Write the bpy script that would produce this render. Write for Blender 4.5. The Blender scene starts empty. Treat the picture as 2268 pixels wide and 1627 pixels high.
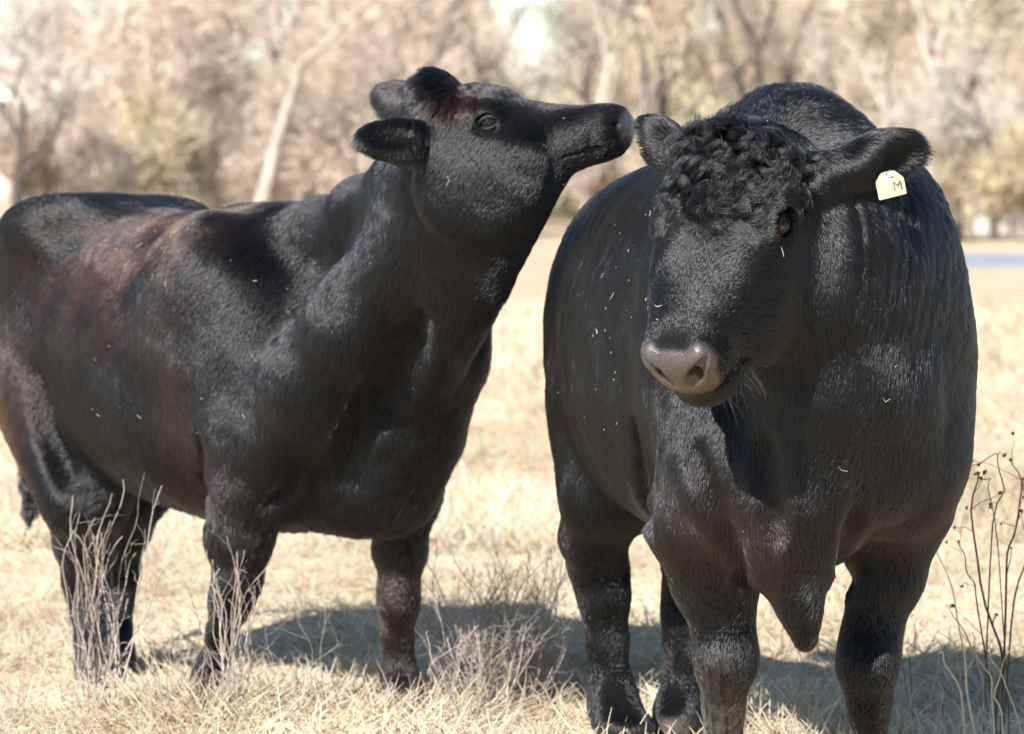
import bpy, bmesh, math, random, os
import numpy as np
from mathutils import Vector, Matrix
R_ = math.radians
scene = bpy.context.scene
C = scene.collection

# ------------------------------------------------------------------ camera, sky, sun, exposure
F_PX, W_PX, H_PX = 3942.0, 1024.0, 734.0
CAM_H, HORIZON = 1.26, 195.0
PITCH = math.atan((H_PX/2-HORIZON)/F_PX)
cam = bpy.data.cameras.new('camera'); camo = bpy.data.objects.new('camera', cam); C.objects.link(camo)
cam.sensor_width = 36.0; cam.lens = F_PX/W_PX*36.0
cam.clip_start = 0.1; cam.clip_end = 4000
camo.location = (0, 0, CAM_H); camo.rotation_euler = (math.pi/2-PITCH, 0, 0)
cam.dof.use_dof = True; cam.dof.focus_distance = 7.6; cam.dof.aperture_fstop = 6.3; cam.dof.aperture_blades = 8
scene.camera = camo

SUN_EL, SUN_AZ = R_(36), R_(34)         # sun behind the camera, to its left
sun_dir = Vector((-math.sin(SUN_AZ)*math.cos(SUN_EL), -math.cos(SUN_AZ)*math.cos(SUN_EL), math.sin(SUN_EL)))
world = bpy.data.worlds.new('World'); scene.world = world; world.use_nodes = True
wn = world.node_tree; wn.nodes.clear()
sky = wn.nodes.new('ShaderNodeTexSky'); sky.sky_type = 'NISHITA'; sky.sun_disc = False
sky.sun_elevation = SUN_EL; sky.sun_rotation = math.atan2(sun_dir.x, sun_dir.y)
sky.air_density = 1.0; sky.dust_density = 0.15; sky.ozone_density = 2.0
bg = wn.nodes.new('ShaderNodeBackground'); bg.inputs['Strength'].default_value = 0.075
wo = wn.nodes.new('ShaderNodeOutputWorld')
wn.links.new(sky.outputs[0], bg.inputs[0]); wn.links.new(bg.outputs[0], wo.inputs[0])
sl = bpy.data.lights.new('sun', 'SUN'); sl.energy = 5.0; sl.angle = R_(0.53); sl.color = (1.0, 0.955, 0.89)
so = bpy.data.objects.new('sun', sl); C.objects.link(so)
so.rotation_euler = sun_dir.to_track_quat('Z', 'Y').to_euler(); so.location = (-20, -30, 30)
vs = scene.view_settings; vs.view_transform = 'Standard'; vs.look = 'None'; vs.exposure = 1.2; vs.gamma = 1.0
scene.render.engine = 'CYCLES'
cy = scene.cycles; cy.max_bounces = 6; cy.diffuse_bounces = 3; cy.glossy_bounces = 3; cy.transmission_bounces = 4
cy.transparent_max_bounces = 8; cy.use_denoising = True; cy.caustics_reflective = False; cy.caustics_refractive = False
scene.cycles_curves.shape = 'RIBBONS'; scene.cycles_curves.subdivisions = 2

# ------------------------------------------------------------------ helpers
_cp, _sp = math.cos(PITCH), math.sin(PITCH)
def D(dx, dy, Y):
    """world point at depth Y (metres from the camera) for a spot measured on the 2268 px wide print of the photograph"""
    x = (dx*0.4515-512.0)/F_PX; v = (H_PX/2-dy*0.4513)/F_PX
    d = np.array([x, _cp+v*_sp, -_sp+v*_cp])
    d = d*(Y/d[1]); d[2] += CAM_H
    return d
def V(*a): return np.array(a, float)
def nrm(v):
    v = np.asarray(v, float); return v/(np.linalg.norm(v)+1e-12)
def tag(o, label=None, cat=None, group=None, kind=None):
    if label: o['label'] = label
    if cat: o['category'] = cat
    if group: o['group'] = group
    if kind: o['kind'] = kind
    return o
def link(name, data, parent=None, mat=None):
    o = bpy.data.objects.new(name, data); C.objects.link(o)
    if parent is not None: o.parent = parent
    if mat is not None: data.materials.append(mat)
    return o
def mesh_np(name, verts, quads=None, tris=None, smooth=True):
    me = bpy.data.meshes.new(name)
    nq = 0 if quads is None else len(quads); nt = 0 if tris is None else len(tris)
    me.vertices.add(len(verts)); me.vertices.foreach_set('co', np.asarray(verts, np.float32).ravel())
    idx = np.concatenate([np.asarray(quads, np.int32).ravel() if nq else np.zeros(0, np.int32),
                          np.asarray(tris, np.int32).ravel() if nt else np.zeros(0, np.int32)])
    me.loops.add(len(idx)); me.loops.foreach_set('vertex_index', idx)
    me.polygons.add(nq+nt)
    me.polygons.foreach_set('loop_start', np.concatenate([np.arange(nq)*4, nq*4+np.arange(nt)*3]).astype(np.int32))
    me.update(calc_edges=True)
    me.polygons.foreach_set('use_smooth', np.full(nq+nt, smooth, bool))
    me.validate(); me.update()
    return me
def sines(P, scale, seed, n=9):
    """cheap smooth noise, about -1..1"""
    rg = np.random.default_rng(seed); out = np.zeros(len(P))
    for _ in range(n):
        k = rg.normal(size=3); k = k/np.linalg.norm(k)*2*math.pi/scale*rg.uniform(.6, 1.5)
        out += np.sin(P@k+rg.uniform(0, 6.28))
    return out/math.sqrt(n)*.9

# ------------------------------------------------------------------ implicit bodies: smooth unions of anatomical volumes, meshed with surface nets
class Body:
    def __init__(s): s.ops = []
    def _add(s, f, lo, hi, k, op='u'): s.ops.append((f, np.asarray(lo)-0.12, np.asarray(hi)+0.12, k, op))
    def ell(s, c, ax, r, k=.05, op='u'):
        c = np.asarray(c, float); A = np.array([nrm(a) for a in ax]); r = np.asarray(r, float); m = r.max()
        def f(P):
            q = (P-c)@A.T; a = np.linalg.norm(q/r, axis=1); b = np.linalg.norm(q/(r*r), axis=1)+1e-9
            return a*(a-1)/b
        s._add(f, c-m, c+m, k, op)
    def cone(s, a, b, ra, rb, k=.04, op='u'):
        a = np.asarray(a, float); b = np.asarray(b, float); ab = b-a; L2 = ab@ab
        def f(P):
            t = np.clip(((P-a)@ab)/L2, 0, 1); t = t
            return np.linalg.norm(P-a-t[:, None]*ab, axis=1)-(ra+(rb-ra)*t)
        m = max(ra, rb); s._add(f, np.minimum(a, b)-m, np.maximum(a, b)+m, k, op)
    def chain(s, pts, rad, k=.03, first=None, op='u'):
        for i in range(len(pts)-1): s.cone(pts[i], pts[i+1], rad[i], rad[i+1], first if (i == 0 and first) else k, op)
    def loft(s, nodes, lat, k=.06, n=22, e=2.3, cap=.06):
        """nodes: (centre, half width, half height up, half height down); lat: lateral vector per node"""
        c = np.array([q[0] for q in nodes], float); w = np.array([q[1:4] for q in nodes], float)
        L = np.array([nrm(q) for q in (lat if isinstance(lat, list) else [lat]*len(nodes))])
        m = len(nodes); ts = np.linspace(0, m-1, n)
        def cr(a):
            out = np.zeros((n, a.shape[1]))
            for j, t in enumerate(ts):
                i = min(int(t), m-2); u = t-i
                p0 = a[max(i-1, 0)]; p1 = a[i]; p2 = a[i+1]; p3 = a[min(i+2, m-1)]
                out[j] = .5*((2*p1)+(-p0+p2)*u+(2*p0-5*p1+4*p2-p3)*u*u+(-p0+3*p1-3*p2+p3)*u**3)
            return out
        c = cr(c); w = cr(w); L = cr(L); seg = c[1:]-c[:-1]; sl2 = (seg*seg).sum(1)
        def f(P):
            d2 = (c*c).sum(1)[None, :]-2*(P@c.T); ni = d2.argmin(1)
            best = np.full(len(P), 1e9); bi = np.zeros(len(P), int); bt = np.zeros(len(P))
            for off in (-1, 0):
                i = np.clip(ni+off, 0, n-2); ab = seg[i]; tc = np.clip(np.sum((P-c[i])*ab, 1)/sl2[i], 0, 1)
                dd = np.sum((P-c[i]-tc[:, None]*ab)**2, 1); q = dd < best
                best[q] = dd[q]; bi[q] = i[q]; bt[q] = tc[q]
            ab = c[bi+1]-c[bi]; cc = c[bi]+ab*bt[:, None]; ww = w[bi]*(1-bt)[:, None]+w[bi+1]*bt[:, None]
            la = L[bi]*(1-bt)[:, None]+L[bi+1]*bt[:, None]
            ax = ab/np.linalg.norm(ab, axis=1)[:, None]
            la = la-ax*np.sum(la*ax, 1)[:, None]; la /= np.linalg.norm(la, axis=1)[:, None]
            up = np.cross(la, ax)
            d = P-cc; x = np.sum(d*la, 1); y = np.sum(d*up, 1)*s_up(up); z = np.sum(d*ax, 1)
            h = np.where(y > 0, ww[:, 1], ww[:, 2])
            ee = np.where(y > 0, 2.2, e)
            r = (np.abs(x/ww[:, 0])**ee+np.abs(y/h)**ee)**(1/ee)
            rr = np.sqrt(r*r+(z/cap)**2)
            dist = np.sqrt(x*x+y*y+z*z)
            return np.where(rr < 1, (rr-1)*np.minimum(ww[:, 0], h)*.9, dist*(1-1/np.maximum(rr, 1e-6)))
        up_hint = getattr(s, 'up_hint', None)
        def s_up(up):
            return np.where(up@(up_hint if up_hint is not None else np.array([0, 0, 1.])) < 0, -1., 1.)
        m_ = w.max()
        s._add(f, c.min(0)-m_, c.max(0)+m_, k)
    def eval(s, P):
        d = np.full(len(P), 1.0)
        for f, lo, hi, k, op in s.ops:
            q = np.all((P > lo-k) & (P < hi+k), axis=1)
            if not q.any(): continue
            di = f(P[q]); a = d[q]
            if op == 'u':
                h = np.maximum(k-np.abs(a-di), 0)/k; d[q] = np.minimum(a, di)-h*h*k*.25
            else:
                di = -di; h = np.maximum(k-np.abs(a-di), 0)/k; d[q] = np.maximum(a, di)+h*h*k*.25
        return d
    def surf(s, dx, dy, Y0, Y1, n=400):
        Y = np.linspace(Y0, Y1, n); P = np.array([D(dx, dy, y) for y in Y]); d = s.eval(P); i = np.where(d < 0)[0]
        return P[i[0]] if len(i) else P[-1]
    def crease(s, pts, Y0, Y1, r=.012, k=.03, sink=0.0):
        P = []
        for (a, b), (c, d) in zip(pts[:-1], pts[1:]): P += [(a+(c-a)*u, b+(d-b)*u) for u in (0, .34, .67)]
        P.append(pts[-1]); W = [s.surf(x, y, Y0, Y1)+V(0, sink, 0) for x, y in P]; m = len(W)
        s.chain(W, [r*(.45+.55*math.sin(math.pi*(i+.5)/m)) for i in range(m)], k=k, op='s')
    def mesh(s, xs, ys, zs, warp=None):
        nx, ny, nz = len(xs), len(ys), len(zs); B = 8
        def field(P):
            d = s.eval(P)
            return d+warp(P) if warp else d
        bx, by, bz = [np.arange(0, n, B) for n in (nx, ny, nz)]
        def cen(a, b): hi = np.minimum(b+B, len(a)-1); return (a[b]+a[hi])/2, (a[hi]-a[b])/2
        cx, rx = cen(xs, bx); cyy, ry = cen(ys, by); cz, rz = cen(zs, bz)
        G = np.stack(np.meshgrid(cx, cyy, cz, indexing='ij'), -1).reshape(-1, 3)
        Rr = np.sqrt(sum(q*q for q in np.meshgrid(rx, ry, rz, indexing='ij'))).ravel()
        dv = field(G); near = np.abs(dv) < Rr*1.35+.02
        dv = dv.reshape(len(bx), len(by), len(bz)); near = near.reshape(dv.shape)
        val = np.repeat(np.repeat(np.repeat(np.where(dv > 0, .5, -.5), B, 0), B, 1), B, 2)[:nx, :ny, :nz].astype(np.float32)
        mk = np.repeat(np.repeat(np.repeat(near, B, 0), B, 1), B, 2)[:nx, :ny, :nz]
        ii = np.argwhere(mk); P = np.stack([xs[ii[:, 0]], ys[ii[:, 1]], zs[ii[:, 2]]], 1)
        out = np.empty(len(P), np.float32)
        for a in range(0, len(P), 400000): out[a:a+400000] = field(P[a:a+400000])
        val[mk] = out
        ins = val < 0
        cnt = np.zeros((nx-1, ny-1, nz-1), np.int8)
        for dx in (0, 1):
            for dy in (0, 1):
                for dz in (0, 1): cnt += ins[dx:nx-1+dx, dy:ny-1+dy, dz:nz-1+dz]
        act = (cnt > 0) & (cnt < 8); ci = np.argwhere(act); idx = np.full(act.shape, -1, np.int32); idx[act] = np.arange(len(ci))
        acc = np.zeros((len(ci), 3)); num = np.zeros(len(ci)); X = (xs, ys, zs)
        for ax in range(3):
            o1, o2 = [q for q in range(3) if q != ax]
            for u in (0, 1):
                for v in (0, 1):
                    a = ci.copy(); a[:, o1] += u; a[:, o2] += v; b = a.copy(); b[:, ax] += 1
                    va = val[tuple(a.T)]; vb = val[tuple(b.T)]; q = (va < 0) != (vb < 0)
                    t = (va/(va-vb+1e-12))[q]; p = np.stack([X[w][a[q][:, w]] for w in range(3)], 1)
                    p[:, ax] += t*(X[ax][b[q][:, ax]]-X[ax][a[q][:, ax]]); acc[q] += p; num[q] += 1
        verts = acc/num[:, None]
        quads = []
        for ax in range(3):
            o1, o2 = (ax+1) % 3, (ax+2) % 3
            sl0 = [slice(None)]*3; sl1 = [slice(None)]*3; sl0[ax] = slice(0, -1); sl1[ax] = slice(1, None)
            a = ins[tuple(sl0)]; b = ins[tuple(sl1)]; e = np.argwhere(a != b)
            e = e[(e[:, o1] > 0) & (e[:, o2] > 0) & (e[:, o1] < val.shape[o1]-1) & (e[:, o2] < val.shape[o2]-1)]
            c0 = e.copy(); c1 = e.copy(); c1[:, o1] -= 1; c2 = c1.copy(); c2[:, o2] -= 1; c3 = e.copy(); c3[:, o2] -= 1
            q = np.stack([idx[tuple(w.T)] for w in (c0, c1, c2, c3)], 1)
            fl = ~ins[tuple(e.T)]; q[fl] = q[fl][:, ::-1]
            quads.append(q)
        q = np.concatenate(quads); q = q[(q >= 0).all(1)]
        return verts, q
def axis_coords(lo, hi, flo, fhi, coarse, fine):
    a = [lo]
    while a[-1] < hi: a.append(a[-1]+(fine if flo <= a[-1] < fhi else coarse))
    return np.array(a)

def relax(v, q, it=2):
    n = len(v); e = np.concatenate([q[:, [0, 1]], q[:, [1, 2]], q[:, [2, 3]], q[:, [3, 0]]])
    deg = np.bincount(e[:, 0], minlength=n)+np.bincount(e[:, 1], minlength=n)
    for _ in range(it):
        acc = np.stack([np.bincount(e[:, 0], v[e[:, 1], k], n)+np.bincount(e[:, 1], v[e[:, 0], k], n) for k in range(3)], 1)
        v = v*.5+.5*acc/np.maximum(deg, 1)[:, None]
    return v
# ------------------------------------------------------------------ the cow
CF, CR = V(.60, -.80, 0), V(-.80, -.60, 0); CO = V(-.545, 9.80, 0)
def cl(f, r, u): return CO+CF*f+CR*r+V(0, 0, u)
def build_cow():
    b = Body(); UP = V(0, 0, 1)
    st = [(-1.18, .94, .12, .20, .18), (-1.07, .98, .21, .26, .27), (-.90, .96, .265, .305, .32), (-.62, .90, .30, .325, .40), (-.32, .86, .325, .355, .41),
          (-.05, .85, .31, .350, .41), (.13, .82, .27, .325, .40), (.28, .77, .21, .25, .34), (.38, .74, .13, .16, .24)]
    b.loft([(cl(f, 0, u), w, a, d) for f, u, w, a, d in st], CR, k=.05, n=26, e=2.5, cap=.07)
    # hips, pins, spine
    b.ell(cl(-.88, .22, 1.17), (CF, CR, UP), (.12, .07, .06), k=.15)
    b.ell(cl(-.88, -.22, 1.17), (CF, CR, UP), (.12, .07, .06), k=.15)
    b.ell(cl(-1.16, .10, 1.02), (CF, CR, UP), (.08, .06, .07), k=.08)
    b.ell(cl(-.02, .0, 1.14), (CF, CR, UP), (.22, .07, .05), k=.10)
    # thighs
    for s in (1, -1):
        b.ell(cl(-.99, .17*s, .86), (CF*.9+UP*.3, CR, UP*.9-CF*.3), (.19, .10, .30), k=.08)
        b.ell(cl(-.84, .20*s, .66), (CF, CR, UP), (.12, .07, .17), k=.08)
    # shoulder blades and upper arm
    for s in (1, -1):
        b.ell(cl(.0, .20*s, .92), (CF*.85+UP*.4, CR, UP*.85-CF*.4), (.17, .10, .30), k=.13)
        b.ell(cl(.20, (.20 if s > 0 else .15)*s, .69), (CF, CR, UP), (.13, .085, .14), k=.05)
    # neck
    lats = [CR, nrm(CR*.9+V(-.0, -.2, 0)), nrm(V(-.55, -.83, 0)), nrm(V(-.35, -.93, 0)), nrm(V(-.15, -.98, 0))]
    b.up_hint = nrm(V(-.6, .45, .65))
    b.loft([(cl(.02, 0, .90), .17, .27, .30), (D(842, 710, 9.42), .105, .215, .262), (D(938, 545, 9.06), .108, .170, .250), (D(1010, 430, 8.93), .112, .16, .215), (D(1050, 360, 8.90), .10, .10, .17)],
           lats, k=.06, n=20, e=2.1, cap=.08)
    b.chain([D(965, 470, 8.97), D(892, 590, 9.07), D(812, 715, 9.21), D(722, 850, 9.37), D(650, 965, 9.53)], [.060, .085, .125, .140, .13], k=.07)   # neck muscle down to the shoulder point
    b.up_hint = None
    b.chain([D(560, 530, 9.95), D(720, 508, 9.60), D(800, 470, 9.35), D(875, 385, 9.12)], [.05, .05, .05, .045], k=.10)   # crest of the neck
    b.ell(cl(-.06, .15, 1.04), (CF, CR, UP), (.22, .12, .11), k=.12); b.ell(cl(-.06, -.15, 1.04), (CF, CR, UP), (.22, .12, .11), k=.12)
    b.ell(D(612, 875, 9.54), (CF, CR, UP), (.10, .07, .12), k=.10)
    # brisket keel
    b.chain([D(1075, 650, 9.22), D(990, 810, 9.33), D(928, 960, 9.40), D(865, 1082, 9.47), D(780, 1090, 9.55)], [.035, .055, .072, .075, .075], k=.13)
    # head
    Y0 = 8.86
    hp, hn = D(957, 275, Y0+.05), D(1377, 290, Y0-.03); h = nrm(hn-hp); lat = nrm(np.cross(h, UP)); 
    if lat[1] > 0: lat = -lat
    up = nrm(np.cross(h, lat)); up = up if up[2] > 0 else -up
    L = np.linalg.norm(hn-hp)
    hd = [(-.03, .07, .06, .09), (.03, .093, .082, .13), (.11, .102, .080, .20), (.18, .098, .068, .205), (.255, .078, .055, .180), (.325, .063, .048, .098), (.378, .057, .048, .066), (.425, .050, .045, .046)]
    b.loft([(hp+h*a-up*.01*0, w, u, d) for a, w, u, d in hd], lat, k=.05, n=24, e=2.4, cap=.03)
    E = lambda a, l, n: hp+h*a+lat*l+up*n
    b.ell(E(.012, 0, .060), (h, lat, up), (.050, .060, .045), k=.03)          # poll
    b.ell(E(.135, 0, .062), (h, lat, up), (.055, .07, .028), k=.03)            # forehead
    for s in (1, -1):
        b.ell(E(.13, .072*s, -.10), (h, lat, up), (.10, .032, .09), k=.08)     # jaw muscle
        b.ell(E(.145, .088*s, .035), (h, lat, up), (.042, .022, .022), k=.025) # brow
        b.ell(E(.175, .083*s, -.035), (h, lat, up), (.06, .018, .014), k=.03)  # cheek bone
    b.ell(E(.405, 0, .002), (h, lat, up), (.045, .062, .046), k=.03)         # muzzle
    for s in (1, -1):
        b.ell(E(.150, .062*s, -.155), (h*.9+up*.35, lat, up*.9-h*.35), (.10, .030, .080), k=.09)   # deep cheek over the throat
        b.ell(E(.418, .046*s, .018), (h, lat, up), (.024, .018, .020), k=.012)
    b.ell(E(.365, 0, -.056), (h*.95+up*.25, lat, up*.95-h*.25), (.060, .038, .022), k=.022)       # lower lip, chin
    # eye sockets, nostrils, mouth line
    eyes = []
    for s in (1, -1):
        ec = E(.150, .090*s, .006); eyes.append((ec, lat*s, h, up))
        b.ell(ec+lat*s*.017, (h*.95-up*.3, up*.95+h*.3, lat), (.027, .017, .022), k=.012, op='s')
        nc = E(.424, .066*s, .016)
        b.chain([nc-h*.010+up*.004+lat*s*.008, nc+h*.010-up*.005+lat*s*.004, nc-lat*s*.02], [.010, .012, .009], k=.006, op='s')
        b.chain([E(.440, .03*s, -.028), E(.39, .054*s, -.036), E(.32, .066*s, -.060)], [.006, .007, .005], k=.006, op='s')
    # ears
    def ear(base, tip, face, width, th=.014):
        ax = nrm(tip-base); Ln = np.linalg.norm(tip-base); fc = nrm(face-ax*(face@ax)); sd = np.cross(ax, fc); c = (base+tip)/2+ax*.012
        b.ell(c, (ax, sd, fc), (Ln*.56, width, .034), k=.02)
        b.chain([base-ax*.03, base+ax*.05], [.036, .034], k=.03)
        b.ell(c+ax*.016+fc*.036, (ax, sd, fc), (Ln*.45, width*.70, .032), k=.010, op='s')
    e1b = E(-.008, .085, -.035); e1t = D(810, 312, Y0-.14)
    ear(e1b, e1t, V(-.35, -.85, .25), .044)
    e2b = E(-.005, -.085, .02); e2t = e2b+V(-.13, .13, .045)
    ear(e2b, e2t, V(.5, .6, -.2), .048)
    # legs
    g = lambda p: p
    rf = [cl(.12, .19, .66), D(548, 1085, 9.56), D(532, 1180, 9.56), D(527, 1285, 9.56), D(512, 1335, 9.58), D(492, 1400, 9.62), D(470, 1478, 9.66), D(458, 1520, 9.66), D(466, 1556, 9.62)]
    b.chain(rf, [.12, .094, .073, .049, .046, .032, .036, .035, .045], k=.035, first=.08)
    lf = [cl(.12, -.13, .68), D(897, 1080, 9.60), D(885, 1215, 9.63), D(880, 1305, 9.63), D(880, 1345, 9.63), D(880, 1410, 9.65), D(884, 1490, 9.66), D(892, 1530, 9.63), D(902, 1566, 9.59)]
    b.chain(lf, [.11, .080, .056, .044, .043, .032, .037, .036, .045], k=.035, first=.08)
    b.ell(D(902, 1572, 9.57), (V(.5, -.85, 0), V(.85, .5, 0), UP), (.075, .052, .035), k=.02)
    b.ell(D(466, 1562, 9.60), (V(.5, -.85, 0), V(.85, .5, 0), UP), (.075, .052, .035), k=.02)
    rh = [cl(-.90, .17, .74), D(192, 1085, 10.28), D(186, 1200, 10.40), D(192, 1290, 10.50), D(198, 1350, 10.48), D(203, 1420, 10.45), D(210, 1480, 10.40), D(216, 1530, 10.34)]
    b.chain(rh, [.13, .110, .074, .055, .042, .037, .041, .047], k=.04, first=.08)
    lh = [cl(-.93, -.20, .72), D(285, 1060, 10.50), D(270, 1170, 10.65), D(262, 1270, 10.80), D(256, 1330, 10.78), D(256, 1400, 10.74), D(262, 1460, 10.70), D(272, 1500, 10.64)]
    b.chain(lh, [.14, .108, .070, .053, .042, .037, .041, .047], k=.04, first=.08)
    # tail
    b.chain([cl(-1.08, 0, 1.205), cl(-1.17, -.01, 1.19), cl(-1.23, -.03, 1.06), D(14, 760, 11.0), D(48, 980, 10.95), D(66, 1070, 10.9), D(66, 1130, 10.88), D(58, 1195, 10.86)], [.04, .036, .032, .024, .018, .018, .016, .006], k=.03)
    b.crease([(930, 700), (850, 850), (765, 985)], 8.8, 10, .026, .06, .005)
    b.crease([(85, 830), (110, 950), (160, 1060)], 9.6, 11, .018, .04)
    b.crease([(600, 1110), (640, 1080), (660, 1010)], 9.0, 10.2, .014, .03)
    b.crease([(440, 960), (452, 1060), (462, 1130)], 9.2, 10.4, .012, .03)
    def warp(P):
        m = .0035*sines(P, .30, 3)+.0008*sines(P, .10, 4)
        return m
    xs = axis_coords(-1.62, .34, -.42, .32, .0125, .0052)
    ys = axis_coords(8.62, 11.35, 8.62, 9.1, .0125, .0058)
    zs = axis_coords(-.05, 1.62, 1.20, 1.62, .0125, .0052)
    v, q = b.mesh(xs, ys, zs, warp); v = relax(v, q, 1)
    return v, q, dict(eyes=eyes, E=E, h=h, lat=lat, up=up, hp=hp, ears=[(e1b, e1t), (e2b, e2t)], body=b)

# ------------------------------------------------------------------ the bull
BF, BR = V(.204, -.979, 0), V(-.979, -.204, 0); BO = V(.60, 7.98, 0)
def bl(f, r, u): return BO+BF*f+BR*r+V(0, 0, u)
def build_bull():
    b = Body(); UP = V(0, 0, 1)
    st = [(-1.42, 1.00, .15, .24, .22), (-1.28, 1.00, .25, .31, .30), (-1.08, .97, .285, .37, .37), (-.78, .93, .322, .41, .40), (-.45, .92, .343, .44, .42),
          (-.12, .92, .318, .45, .43), (.12, .88, .265, .39, .34), (.25, .84, .22, .28, .28), (.33, .82, .16, .18, .22)]
    b.loft([(bl(f, 0, u), w, a, d) for f, u, w, a, d in st], BR, k=.05, n=26, e=2.5, cap=.08)
    for s in (1, -1):
        b.ell(bl(-1.15, .135*s, .85), (BF, BR, UP), (.24, .13, .33), k=.08)
        b.ell(bl(-.98, .14*s, .70), (BF, BR, UP), (.14, .08, .17), k=.08)
        b.ell(bl(.02, (.23 if s > 0 else .195)*s, .92), (BF*.85+UP*.4, BR, UP*.85-BF*.4), (.18, .115, .30), k=.08)
        b.ell(bl(.16, (.20 if s > 0 else .145)*s, .74), (BF, BR, UP), (.15, .11, .17), k=.07)
    # neck with its crest
    lats = [BR, nrm(V(-.97, -.1, 0)), nrm(V(-.97, .1, 0)), nrm(V(-.95, .25, 0))]
    b.loft([(bl(.0, 0, 1.02), .30, .40, .40), (V(.625, 7.80, 1.09), .265, .31, .36), (V(.59, 7.66, 1.12), .215, .25, .28), (V(.53, 7.58, 1.13), .17, .2, .20)], lats, k=.09, n=18, e=2.2, cap=.08)
    b.ell(D(1748, 344, 8.0), (V(1, 0, 0), V(0, 1, 0), UP), (.13, .22, .12), k=.10)   # crest
    # brisket and dewlap
    b.chain([V(.62, 7.66, .88), D(1765, 1110, 7.70), D(1765, 1250, 7.71)], [.15, .110, .066], k=.07)
    b.chain([D(1760, 1235, 7.70), D(1770, 1340, 7.70), D(1782, 1415, 7.70)], [.060, .037, .025], k=.05)
    b.ell(D(1745, 1160, 7.78), (V(1, 0, 0), V(0, 1, 0), UP), (.145, .15, .135), k=.05)
    # head
    h = nrm(V(-.315, -.54, -.80)); lat = nrm(V(.885, -.465, 0)); lat = nrm(lat-h*(lat@h)); up = nrm(np.cross(h, lat)); up = up if up[2] > 0 else -up
    P0 = D(1626, 308, 7.50); hp = P0-up*.10
    E = lambda a, l, n: hp+h*a+lat*l+up*n
    b.up_hint = up
    hd = [(-.05, .11, .06, .12), (.02, .132, .10, .17), (.10, .132, .100, .20), (.17, .124, .092, .20), (.24, .126, .082, .19), (.31, .112, .075, .155), (.375, .088, .072, .115), (.43, .076, .062, .09), (.46, .068, .05, .075)]
    b.loft([(E(a, 0, 0), w, u, d) for a, w, u, d in hd], lat, k=.06, n=24, e=2.4, cap=.03)
    b.up_hint = None
    b.ell(E(0.000, 0, .055), (h, lat, up), (.07, .092, .065), k=.06)            # poll
    b.ell(E(0.100, 0, .075), (h, lat, up), (.09, .092, .045), k=.05)            # curly forehead
    for s in (1, -1):
        b.ell(E(0.125, .098*s, -.10), (h, lat, up), (.13, .045, .11), k=.05)
        b.ell(E(0.140, .108*s, .045), (h, lat, up), (.055, .030, .032), k=.03)
        b.ell(E(0.215, .092*s, -.030), (h, lat, up), (.075, .022, .02), k=.03)
    for s in (1, -1): b.ell(E(.245, .086*s, -.09), (h, lat, up), (.12, .042, .09), k=.05)
    b.ell(E(.412, 0, -.003), (h, lat, up), (.05, .078, .060), k=.03)         # muzzle
    b.ell(E(0.410, 0, -.098), (h, lat, up), (.058, .062, .032), k=.025)       # chin
    eyes = []
    for s in (1, -1):
        ec = E(0.150, .111*s, .031); eyes.append((ec, nrm(lat*s*.9+up*.35), h, up))
        ol = nrm(lat*s*.9+up*.35)
        b.ell(ec+ol*.016, (h*.8+lat*s*.0+up*.1, np.cross(ol, h), ol), (.034, .022, .022), k=.014, op='s')
        b.ell(E(.452, .050*s, .026), (h, lat, up), (.030, .024, .030), k=.015)
        b.chain([E(.492, .024*s, -.014), E(.486, .043*s, .010), E(.470, .062*s, .036)], [.014, .016, .009], k=.004, op='s')
        b.chain([E(.486, .034*s, -.002), E(.430, .036*s, .010)], [.015, .012], k=.004, op='s')
        b.chain([E(0.490, .02*s, -.070), E(0.445, .055*s, -.074), E(0.375, .076*s, -.084)], [.006, .006, .004], k=.01, op='s')
    def ear(base, tip, face, width, hollow=.034):
        ax = nrm(tip-base); Ln = np.linalg.norm(tip-base); fc = nrm(face-ax*(face@ax)); sd = np.cross(ax, fc); c = (base+tip)/2+ax*.012
        b.ell(c, (ax, sd, fc), (Ln*.56, width, .029), k=.02)
        b.chain([base-ax*.05, base+ax*.06], [.040, .034], k=.035)
        b.ell(c+ax*.02+fc*.034, (ax, sd, fc), (Ln*.46, width*.76, .036), k=.010, op='s')
    e1b = D(1880, 372, 7.50); e1t = D(2020, 330, 7.52)
    ear(e1b, e1t, V(.35, -.8, -.25), .047)
    e2b = D(1502, 355, 7.68); e2t = D(1428, 285, 7.74)
    ear(e2b, e2t, V(-.8, -.25, -.2), .036)
    # legs
    rf = [bl(.14, .20, .70), D(1558, 1150, 7.86), D(1584, 1290, 7.88), D(1602, 1400, 7.88), D(1608, 1468, 7.86), D(1602, 1560, 7.89), D(1604, 1680, 7.92), D(1600, 1760, 7.92), D(1598, 1810, 7.88)]
    b.chain(rf, [.145, .106, .078, .053, .056, .035, .037, .046, .053], k=.04, first=.05)
    lf = [bl(.12, -.14, .74), D(1992, 1130, 7.94), D(1960, 1270, 7.94), D(1932, 1400, 7.92), D(1924, 1472, 7.90), D(1925, 1562, 7.93), D(1925, 1680, 7.95), D(1926, 1760, 7.95), D(1926, 1805, 7.90)]
    b.chain(lf, [.13, .096, .074, .052, .055, .035, .037, .046, .053], k=.04, first=.05)
    rh = [bl(-1.05, .15, .78), D(1340, 1090, 8.90), D(1318, 1190, 9.0), D(1330, 1260, 9.06), D(1338, 1330, 9.05), D(1345, 1420, 9.05), D(1355, 1520, 9.05), D(1362, 1570, 9.02), D(1372, 1602, 8.98)]
    b.chain(rh, [.13, .098, .074, .062, .053, .043, .045, .050, .056], k=.045, first=.09)
    b.ell(D(1385, 1606, 8.95), (V(.35, -.93, 0), V(.93, .35, 0), UP), (.085, .062, .035), k=.02)
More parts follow.
